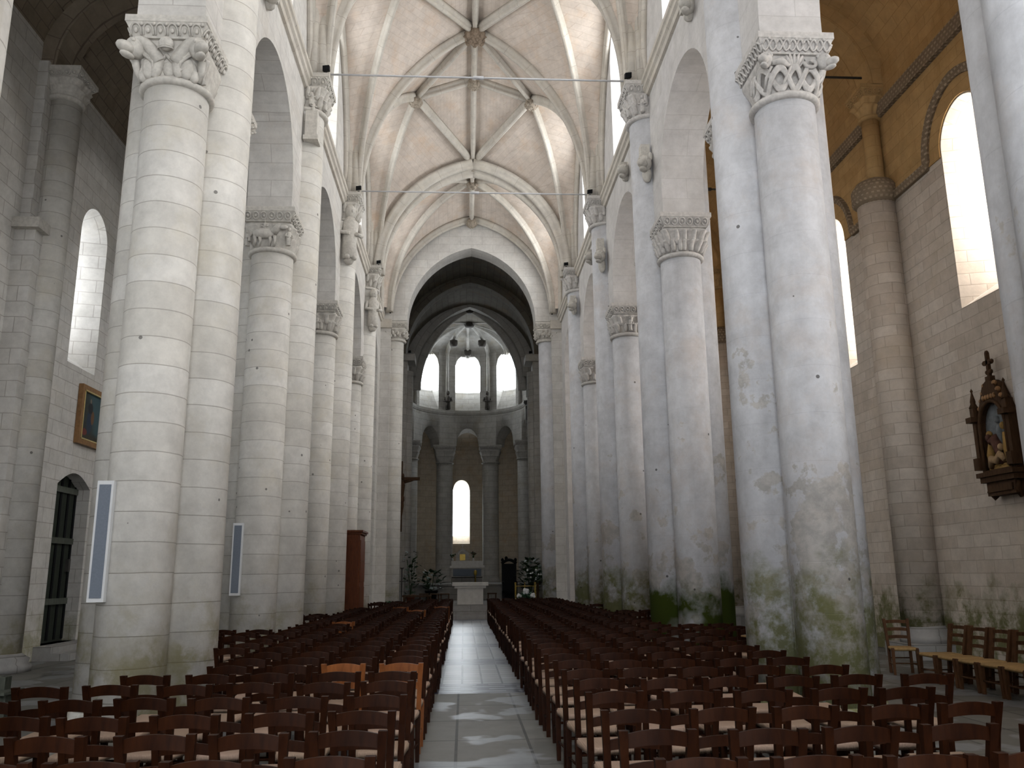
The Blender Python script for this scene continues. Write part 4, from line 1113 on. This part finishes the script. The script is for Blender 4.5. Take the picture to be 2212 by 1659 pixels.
def station(s, X, yc, label):
    """carved wooden gothic station of the cross: relief in an arched niche, pinnacles, gable with cross, console"""
    t = thing('carved_station', label, 'relief shrine', (X, yc, 2.95), 'carved wooden wall shrines'); o = t.location
    fx = lambda d: X-s*d
    def bx(b, d0, d1, ya, yb, za, zb): b.box(min(fx(d0), fx(d1)), max(fx(d0), fx(d1)), yc+ya, yc+yb, za, zb)
    b = MB(); bx(b, .01, .34, -.66, .66, 3.36, 3.44); bx(b, .01, .30, -.60, .60, 3.26, 3.36); bx(b, .01, .24, -.50, .50, 3.02, 3.26); bx(b, .01, .27, -.44, .44, 3.08, 3.20)
    for e in (-1, 1): b.tube([(fx(.14), yc+e*.46, 3.26), (fx(.2), yc+e*.48, 3.1), (fx(.1), yc+e*.44, 2.98)], .06, 8)
    b.build('console', M['oak'], t, o)
    # frame with a cusped arch opening and a steep gable
    ap = arch_pts(0, .47, 4.22, .48, 10)
    hole = [(-.47, 3.48)] + ap + [(.47, 3.48)]
    outer = [(-.58, 3.44), (.58, 3.44), (.58, 4.45), (.50, 4.5), (.20, 5.02), (.0, 5.10), (-.20, 5.02), (-.50, 4.5), (-.58, 4.45)]
    b = MB(); b.poly_extrude(outer, lambda u, v: (fx(.24), yc+u, v), lambda u, v: (fx(.02), yc+u, v), [[(p, p) for p in hole]])
    fr = b.build('frame', M['oak'], t, o)
    b = MB(); b.tube([(fx(.25), yc+p[0], p[1]) for p in hole[:1]+ap+hole[-1:]], .035, 7); b.build('arch_moulding', M['oak'], fr, o)
    for e in (-1, 1):
        b = MB()
        for k, (za, zb, w_) in enumerate(((3.50, 3.72, .09), (3.72, 4.38, .06), (4.38, 4.48, .11), (4.48, 4.66, .07))): bx(b, .16, .16+2*w_, e*.60-w_, e*.60+w_, za, zb)
        b.lathe(fx(.25), yc+e*.60, [(.09, 4.66), (.05, 4.74), (.055, 4.78), (.015, 4.95), (.03, 4.98), (.002, 5.03)], 8)
        b.build('pinnacle', M['oak'], fr, o)
    b = MB()
    for k in range(4):
        for e in (-1, 1): b.ball((fx(.2), yc+e*(.46-.09*k), 4.62+.13*k), .05, .06, .05, 7, 5)
    for k in range(5): b.ball((fx(.25), yc-.2+.1*k, 4.78), .03, .045, .05, 6, 5)
    b.build('crocket_carving', M['frame'], fr, o)
    b = MB(); bx(b, .12, .22, -.09, .09, 5.0, 5.16); bx(b, .14, .20, -.035, .035, 5.14, 5.60); bx(b, .14, .20, -.13, .13, 5.38, 5.46)
    for dy, dz in ((-.14, 5.42), (.14, 5.42), (0, 5.60), (-.07, 5.24), (.07, 5.24)): b.ball((fx(.17), yc+dy, dz), .04, .045, .045, 7, 5)
    b.build('finial_cross', M['oak'], t, o)
    b = MB(); bx(b, .10, .13, -.50, .50, 3.44, 4.72); b.build('relief_ground', M['relief_sky'], t, o)
    # painted relief: a fallen figure, one bending over, others behind
    def fig(pts, r, mat, head, nm='relief_figure'):
        b = MB(); b.tube([(fx(d+.05), yc+u, z) for u, z, d in pts], r, 9, taper=[.7]+[1.0]*(len(pts)-2)+[.6] if len(pts) > 2 else None)
        if head: b.ball((fx(head[2]+.05), yc+head[0], head[1]), .06, .055, .07, 10, 7)
        b.build(nm, mat, t, o)
    fig([(.28, 3.52, .17), (.16, 3.66, .2), (-.02, 3.62, .2), (-.16, 3.72, .2), (-.26, 3.60, .18)], .075, M['cream'], (-.2, 3.84, .2))
    fig([(-.10, 3.56, .12), (-.06, 3.80, .15), (.04, 4.02, .17), (.16, 3.96, .2)], .10, M['red_cloth'], (.20, 4.05, .2))
    fig([(-.3, 3.5, .1), (-.3, 3.8, .12), (-.27, 4.1, .12)], .085, M['ochre_cloth'], (-.26, 4.22, .14))
    fig([(.32, 3.5, .1), (.31, 3.75, .12), (.27, 3.98, .12)], .085, M['ochre_cloth'], (.26, 4.12, .14))
    fig([(-.05, 3.9, .08), (-.04, 4.15, .09), (-.02, 4.26, .09)], .07, M['relief_sky'], (-.02, 4.36, .1))
    b = MB(); bx(b, .05, .2, -.40, .40, 3.44, 3.54)
    for k in range(5): b.ball((fx(.15), yc-.32+.16*k, 3.54), .07, .09, .035, 8, 5)
    b.build('relief_earth', M['ochre_cloth'], t, o)
    t.scale = (1, .80, 1)
station(1, XR, 14.52, 'carved dark wood relief shrine with cross, right edge of the photo')
station(-1, XL, 33.2, 'dark carved shrine glimpsed far down the left aisle wall')

def cabinet(x0, x1, y0, y1, h, label, name='wooden_cabinet'):
    t = thing(name, label, 'cabinet', ((x0+x1)/2, (y0+y1)/2, 0)); o = t.location
    b = MB(); b.box(x0, x1, y0, y1, .08, h-.12); b.build('carcass', M['cabinet'], t, o)
    b = MB(); b.box(x0-.05, x1+.05, y0-.05, y1+.05, h-.12, h-.06); b.box(x0-.09, x1+.09, y0-.09, y1+.09, h-.06, h); b.build('cornice', M['cabinet'], t, o)
    b = MB(); b.box(x0-.03, x1+.03, y0-.03, y1+.03, 0, .12); b.build('plinth', M['cabinet'], t, o)
    xm = (x0+x1)/2
    for a, c in ((x0+.05, xm-.01), (xm+.01, x1-.05)):
        b = MB(); b.box(a, c, y0-.03, y0+.005, .2, h-.2); d_ = b.build('door', M['cabinet'], t, o)
        b = MB(); b.box(a+.08, c-.08, y0-.045, y0-.028, .3, h*.45); b.box(a+.08, c-.08, y0-.045, y0-.028, h*.5, h-.32); b.build('door_panel', M['cabinet'], d_, o)
    b = MB(); b.box(x1-.005, x1+.02, y0+.08, y1-.08, .25, h*.45); b.box(x1-.005, x1+.02, y0+.08, y1-.08, h*.5, h-.3); b.build('side_panel', M['cabinet'], t, o)
cabinet(-4.85, -3.50, 26.85, 28.15, 3.12, 'tall red-brown wooden cabinet against the fourth left pier')
cabinet(-8.9, -7.75, 28.6, 29.8, 1.9, 'low dark cupboard glimpsed in the left aisle behind the big pier', 'low_cupboard')

t = thing('kneeler', 'small grey-green kneeler box between the left aisle door and the large pier', 'kneeler', (-5.85, 11.0, 0)); o = t.location
b = MB(); b.box(-6.05, -5.70, 10.9, 11.2, 0, .40); b.build('body', M['doorbar'], t, o)
b = MB(); b.box(-6.12, -5.66, 10.78, 11.25, .40, .435); b.build('shelf', M['doorbar'], t, o)
b = MB(); b.box(-6.03, -5.80, 11.05, 11.2, .435, .58); b.build('upper_box', M['doorbar'], t, o)

# crucifix in the crossing, seen past the left crossing shaft
cx, cy = -3.0, 36.6
t = thing('hanging_crucifix', 'dark wooden crucifix jutting from behind the left crossing shaft', 'crucifix', (cx, cy, 3.6)); o = t.location
b = MB(); b.box(cx-.07, cx+.07, cy, cy+.08, 3.55, 6.55); b.box(cx-.80, cx+.80, cy, cy+.08, 5.72, 5.86); b.build('cross', M['oak'], t, o)
b = MB(); y_ = cy-.09
b.tube([(cx+.02, y_-.05, 5.72), (cx+.04, y_-.10, 5.5), (cx+.03, y_-.12, 5.2), (cx+.0, y_-.10, 4.95), (cx+.06, y_-.16, 4.6), (cx+.02, y_-.05, 4.2), (cx+.02, y_-.10, 4.06)], .125, 12, taper=[.6, 1.25, 1.05, 1.1, .8, .55, .4])
b.ball((cx+.06, y_-.12, 5.88), .10, .11, .14, 12, 8)
for e in (-1, 1): b.tube([(cx+e*.10, y_-.04, 5.62), (cx+e*.38, y_-.03, 5.68), (cx+e*.70, y_+.05, 5.79)], .055, 8, taper=[1.2, .9, .6])
b.build('carved_figure', M['oak'], t, o)
b = MB(); b.lathe(cx+.01, y_-.10, [(.14, 4.78), (.17, 4.85), (.16, 5.0), (.13, 5.04)], 12); b.build('loincloth', M['oak'], t, o)

# ------------------------------------------------------------------ sanctuary
t = thing('stone_altar', 'pale stone block altar on the crossing platform', 'altar', (0, 38.2, .5)); o = t.location
b = MB(); b.box(-.58, .54, 37.9, 38.7, .5, 1.18); b.build('block', M['altar'], t, o)
b = MB(); b.box(-.80, .76, 37.75, 38.85, 1.28, 1.43); b.box(-.70, .66, 37.82, 38.78, 1.18, 1.28); b.build('table_slab', M['altar'], t, o)
stool0 = None
for x, lab in ((-2.16, 'dark wooden stool left of the stone altar, outer one'), (-1.66, 'dark wooden stool left of the stone altar, middle one'), (-1.18, 'dark wooden stool just left of the stone altar'), (1.02, 'dark wooden stool just right of the stone altar')):
    if stool0 is None:
        stool0 = thing('wooden_stool', lab, 'stool', (0, 0, 0), 'stools behind the stone altar')
        b = MB(); b.box(-.22, .22, -.18, .18, .36, .42); b.build('seat', M['oak'], stool0)
        for a in (-.18, .18):
            for c in (-.14, .14):
                b = MB(); b.box(a-.025, a+.025, c-.025, c+.025, 0, .36); b.build('leg', M['oak'], stool0)
        s_ = stool0
    else: s_ = dup(stool0, lab, 'stools behind the stone altar')
    s_.location = (x, 41.0, .5)
t = thing('high_altar', 'grey high altar with grille front below the tall central window', 'altar', (-.12, 47.3, 1.3)); o = t.location
b = MB(); b.box(-.98, .74, 47.0, 48.0, 1.3, 2.12); b.build('block', M['choir'], t, o)
b = MB(); b.box(-1.06, .82, 46.9, 48.05, 2.12, 2.24); b.box(-.98, .74, 47.5, 48.05, 2.24, 2.50); b.build('table_slab', M['altar'], t, o)
b = MB(); b.box(-.88, .64, 46.96, 47.0, 1.68, 2.06); b.build('frontal', M['grille'], t, o)
b = MB()
b.box(-.95, .70, 46.74, 46.78, 1.60, 1.64); b.box(-.95, .70, 46.74, 46.78, 1.3, 1.34)
for i in range(23): b.box(-.95+.072*i, -.93+.072*i, 46.75, 46.77, 1.33, 1.61)
b.build('grille', M['black'], t, o)
t = thing('tabernacle', 'gabled stone tabernacle with gilded door on the high altar', 'tabernacle', (-.37, 47.75, 2.5)); o = t.location
b = MB(); b.poly_extrude([(-.72, 2.5), (-.02, 2.5), (-.02, 2.92), (-.37, 3.22), (-.72, 2.92)], lambda u, v: (u, 47.6, v), lambda u, v: (u, 47.98, v)); b.build('body', M['choir'], t, o)
b = MB(); b.box(-.52, -.22, 47.57, 47.6, 2.53, 2.86); b.build('door', M['gold'], t, o)
b = MB(); b.tube([(-.37+.21*cos(PI*i/8), 47.58, 2.86+.2*sin(PI*i/8)) for i in range(9)], .018, 6); b.box(-.385, -.355, 47.66, 47.72, 3.2, 3.42); b.box(-.45, -.29, 47.66, 47.72, 3.31, 3.34); b.build('gable_moulding', M['altar'], t, o)
t = thing('sanctuary_lamp', 'small gilded lamp glowing dully before the high altar front', 'lamp', (.32, 46.6, 1.7)); o = t.location
b = MB(); b.lathe(.32, 46.6, [(.03, 1.3), (.03, 1.72), (.09, 1.76), (.08, 1.95), (.03, 2.0)], 14); b.build('body', M['gold'], t, o)
def vase(x, y, z, label, petal, n=9, h=.3):
    t = thing('flower_vase', label, 'flowers', (x, y, z)); o = t.location; r_ = random.Random(int(x*100))
    b = MB(); b.lathe(x, y, [(.04, z), (.07, z+.05), (.04, z+.14), (.055, z+.16)], 12); b.build('vase', M['altar'], t, o)
    b = MB()
    for i in range(n):
        a = r_.uniform(0, 6.28); rr_ = r_.uniform(.03, .16); b.tube([(x, y, z+.12), (x+rr_*cos(a), y+rr_*sin(a), z+.14+h*r_.uniform(.4, .9))], .008, 5); b.ball((x+rr_*cos(a), y+rr_*sin(a), z+.16+h*r_.uniform(.4, .9)), .045, None, .03, 6, 5)
    b.build('leaves', M['leaf'], t, o)
    b = MB()
    for i in range(n):
        a = r_.uniform(0, 6.28); rr_ = r_.uniform(.02, .15); b.ball((x+rr_*cos(a), y+rr_*sin(a)-.03, z+.18+h*r_.uniform(.4, 1)), .04, None, None, 7, 5)
    b.build('blossoms', petal, t, o)
vase(.22, 47.6, 2.5, 'small dark red flower vase on the high altar, right of the tabernacle', M['red_cloth'])
vase(-.92, 47.6, 2.5, 'small dark flower vase on the high altar, left of the tabernacle', M['leaf'], 7, .2)

def leafy(b, x, y, z0, z1, spread, n, seed, size=.16):
    r_ = random.Random(seed)
    for i in range(n):
        f = r_.random(); a = r_.uniform(0, 2*PI); z = z0+(z1-z0)*f; rr_ = spread*(.35+.65*sin(PI*min(.95, f*.8+.12)))*r_.uniform(.5, 1)
        c = Vector((x+rr_*cos(a), y+rr_*sin(a), z)); d = Vector((cos(a), sin(a), r_.uniform(-.5, .9))).normalized(); w_ = d.cross(Vector((0, 0, 1))).normalized()*size*.38
        L = d*size; m = c+L*.5+Vector((0, 0, .02))
        b.face([c, m+w_, c+L, m-w_], None, True)
def potted(name, label, x, y, z0, h, spread, n, seed, leaf, size=.16, pot=.2, potmat=None):
    t = thing(name, label, 'potted plant', (x, y, z0)); o = t.location
    b = MB(); b.lathe(x, y, [(pot*.7, z0), (pot, z0+pot*1.5), (pot*1.08, z0+pot*1.5), (pot*1.08, z0+pot*1.7), (pot*.9, z0+pot*1.7), (pot*.85, z0+pot*1.55)], 20); b.build('pot', potmat or M['pot'], t, o)
    b = MB()
    for i in range(5):
        a = i*1.26; b.tube([(x, y, z0+pot*1.5), (x+spread*.3*cos(a), y+spread*.3*sin(a), z0+h*.55), (x+spread*.55*cos(a), y+spread*.55*sin(a), z0+h*.85)], .012, 5)
    b.build('stems', M['leaf'], t, o)
    b = MB(); leafy(b, x, y, z0+pot*1.7, z0+h, spread, n, seed, size); b.build('foliage', leaf, t, o)
potted('leafy_plant', 'bright green leafy plant before the left end of the altar steps', -2.86, 32.2, 0, .78, .36, 160, 3, M['leaf_pale'], .2, .16)
potted('tall_plant', 'tall thin dark plant in the shade left of the stone altar', -2.75, 40.4, .5, 2.3, .4, 70, 5, M['leaf'], .22, .22)
potted('spreading_plant', 'spreading dark palm-like plant in a tub beside the left stools', -1.9, 43.3, .5, 1.45, .6, 90, 8, M['leaf'], .3, .3, M['black'])
potted('bushy_plant', 'bushy dark plant beside the dark carved seat, right of the altar', 2.78, 40.1, .5, 1.9, .5, 240, 11, M['leaf'], .26, .25, M['black'])
t = thing('bench', 'long low dark bench at the left side of the platform', 'bench', (-2.6, 39.4, .5)); o = t.location
b = MB(); b.box(-3.1, -1.75, 39.2, 39.6, .80, .88); b.build('seat', M['oak'], t, o)
for x in (-3.0, -1.95):
    b = MB(); b.box(x, x+.1, 39.25, 39.55, .5, .80); b.build('support', M['oak'], t, o)
t = thing('throne', 'tall dark carved celebrant seat right of the stone altar', 'seat', (1.85, 41.2, .5)); o = t.location
b = MB(); b.box(1.5, 2.2, 41.3, 41.42, .5, 2.25)
b.build('backrest', M['black'], t, o)
b = MB(); b.box(1.5, 2.2, 40.75, 41.3, .9, 1.0); b.build('seat', M['black'], t, o)
for x in (1.5, 2.1):
    b = MB(); b.box(x, x+.1, 40.75, 41.35, .5, 1.35); b.ball((x+.05, 40.8, 1.38), .07, None, None, 8, 6); b.build('arm', M['black'], t, o)
b = MB(); b.tube([(1.5+.7*i/8, 41.36, 2.25+.18*sin(PI*i/8)) for i in range(9)], .07, 8)
for x in (1.54, 2.16): b.ball((x, 41.36, 2.42), .07, .07, .1, 8, 6)
b.ball((1.72, 41.36, 2.5), .08, .07, .1, 8, 6); b.build('crest', M['black'], t, o)
t = thing('candle_stand', 'thin iron candle stand left of the crossing platform', 'candle stand', (-2.93, 37.2, .5)); o = t.location
b = MB(); b.lathe(-2.93, 37.2, [(.2, .5), (.2, .53), (.03, .58), (.025, 2.0), (.09, 2.05), (.09, 2.07)], 12); b.build('stem', M['darkiron'], t, o)
b = MB(); b.tube([(-3.17, 37.2, 1.5), (-2.69, 37.2, 1.5)], .018, 6); b.ball((-3.17, 37.2, 1.54), .04, None, None, 7, 5); b.ball((-2.69, 37.2, 1.54), .04, None, None, 7, 5); b.build('cross_arm', M['darkiron'], t, o)
b = MB(); b.box(-2.95, -2.4, 36.65, 37.0, .5, .66); b.build('kneeling_step', M['cabinet']); tag(bpy.data.objects['kneeling_step'], 'low brown wooden step by the left crossing shaft', 'step')
# brass flower stand with white flowers
x, y = 2.33, 37.3
t = thing('flower_stand', 'brass flower stand with three white flower heads, right platform edge', 'flowers', (x, y, .5)); o = t.location
for dx, dy in ((-.42, -.3), (.42, -.3), (-.42, .3), (.42, .3), (0, .3)):
    b = MB(); b.tube([(x+dx, y+dy, .5), (x+dx, y+dy, 1.35)], .016, 6); b.ball((x+dx, y+dy, 1.38), .03, None, None, 7, 5); b.build('rod', M['gold'], t, o)
b = MB()
for zz in (.72, 1.25): b.tube([(x-.42, y-.3, zz), (x+.42, y-.3, zz), (x+.42, y+.3, zz), (x-.42, y+.3, zz)], .012, 6, True)
b.build('rail', M['gold'], t, o)
b = MB(); b.lathe(x, y, [(.12, .5), (.2, .66), (.21, .7)], 16); b.build('bowl', M['pot'], t, o)
b = MB(); leafy(b, x, y, .62, .92, .36, 130, 4, .18); b.build('foliage', M['leaf_pale'], t, o)
for dx, dz, r_ in ((-.28, .86, .11), (0, 1.04, .15), (.29, .86, .12)):
    b = MB()
    q_ = random.Random(int(dz*100+dx*10))
    for i in range(14): b.ball((x+dx+q_.uniform(-.6, .6)*r_, y-.22+q_.uniform(-.6, .6)*r_, dz+q_.uniform(-.5, .5)*r_), r_*.5, None, None, 7, 5)
    b.build('flower_head', M['petal'], t, o)
x, y = 2.95, 38.3
t = thing('flower_pedestal', 'dark pedestal bouquet with small pale flowers by the right crossing shaft', 'flowers', (x, y, .5)); o = t.location
b = MB(); b.lathe(x, y, [(.2, .5), (.2, .55), (.06, .6), (.05, 1.3), (.15, 1.38), (.14, 1.48)], 14); b.build('pedestal', M['oak'], t, o)
b = MB(); leafy(b, x, y, 1.4, 2.05, .45, 150, 9, .22); b.build('foliage', M['leaf'], t, o)
b = MB()
q_ = random.Random(3)
for i in range(9): b.ball((x-.28+q_.uniform(-.2, .4), y-.35, 1.5+q_.uniform(0, .5)), .045, None, None, 7, 5)
b.build('blossoms', M['petal'], t, o)

# ------------------------------------------------------------------ camera, light, view
cam = bpy.data.cameras.new('camera'); co = bpy.data.objects.new('camera', cam); COL.objects.link(co)
F, PITCH, YAW, ROLL = 1834.02, .2213, .0577, -.0100
fw = Vector((sin(YAW)*cos(PITCH), cos(YAW)*cos(PITCH), sin(PITCH))); r0 = Vector((cos(YAW), -sin(YAW), 0)); u0 = r0.cross(fw)
rr = r0*cos(ROLL)+u0*sin(ROLL); uu = -r0*sin(ROLL)+u0*cos(ROLL)
co.matrix_world = Matrix(((rr.x, uu.x, -fw.x, -.3077), (rr.y, uu.y, -fw.y, 0), (rr.z, uu.z, -fw.z, 1.72), (0, 0, 0, 1)))
cam.sensor_width = 36; cam.lens = F*36/2212; cam.clip_end = 300; cam.clip_start = .05
S.camera = co
w = bpy.data.worlds.new('sky'); S.world = w; w.use_nodes = True
w.node_tree.nodes['Background'].inputs[0].default_value = (.75, .85, 1, 1); w.node_tree.nodes['Background'].inputs[1].default_value = .5
S.view_settings.view_transform = 'Standard'; S.view_settings.look = 'None'; S.view_settings.gamma = 1; S.view_settings.use_curve_mapping = False
S.view_settings.exposure = -.57
S.cycles.use_denoising = True; S.cycles.max_bounces = 6; S.cycles.diffuse_bounces = 4; S.cycles.use_adaptive_sampling = True; S.cycles.adaptive_threshold = .05; S.cycles.adaptive_min_samples = 12; S.cycles.sample_clamp_indirect = 10
S.cycles.use_light_tree = True
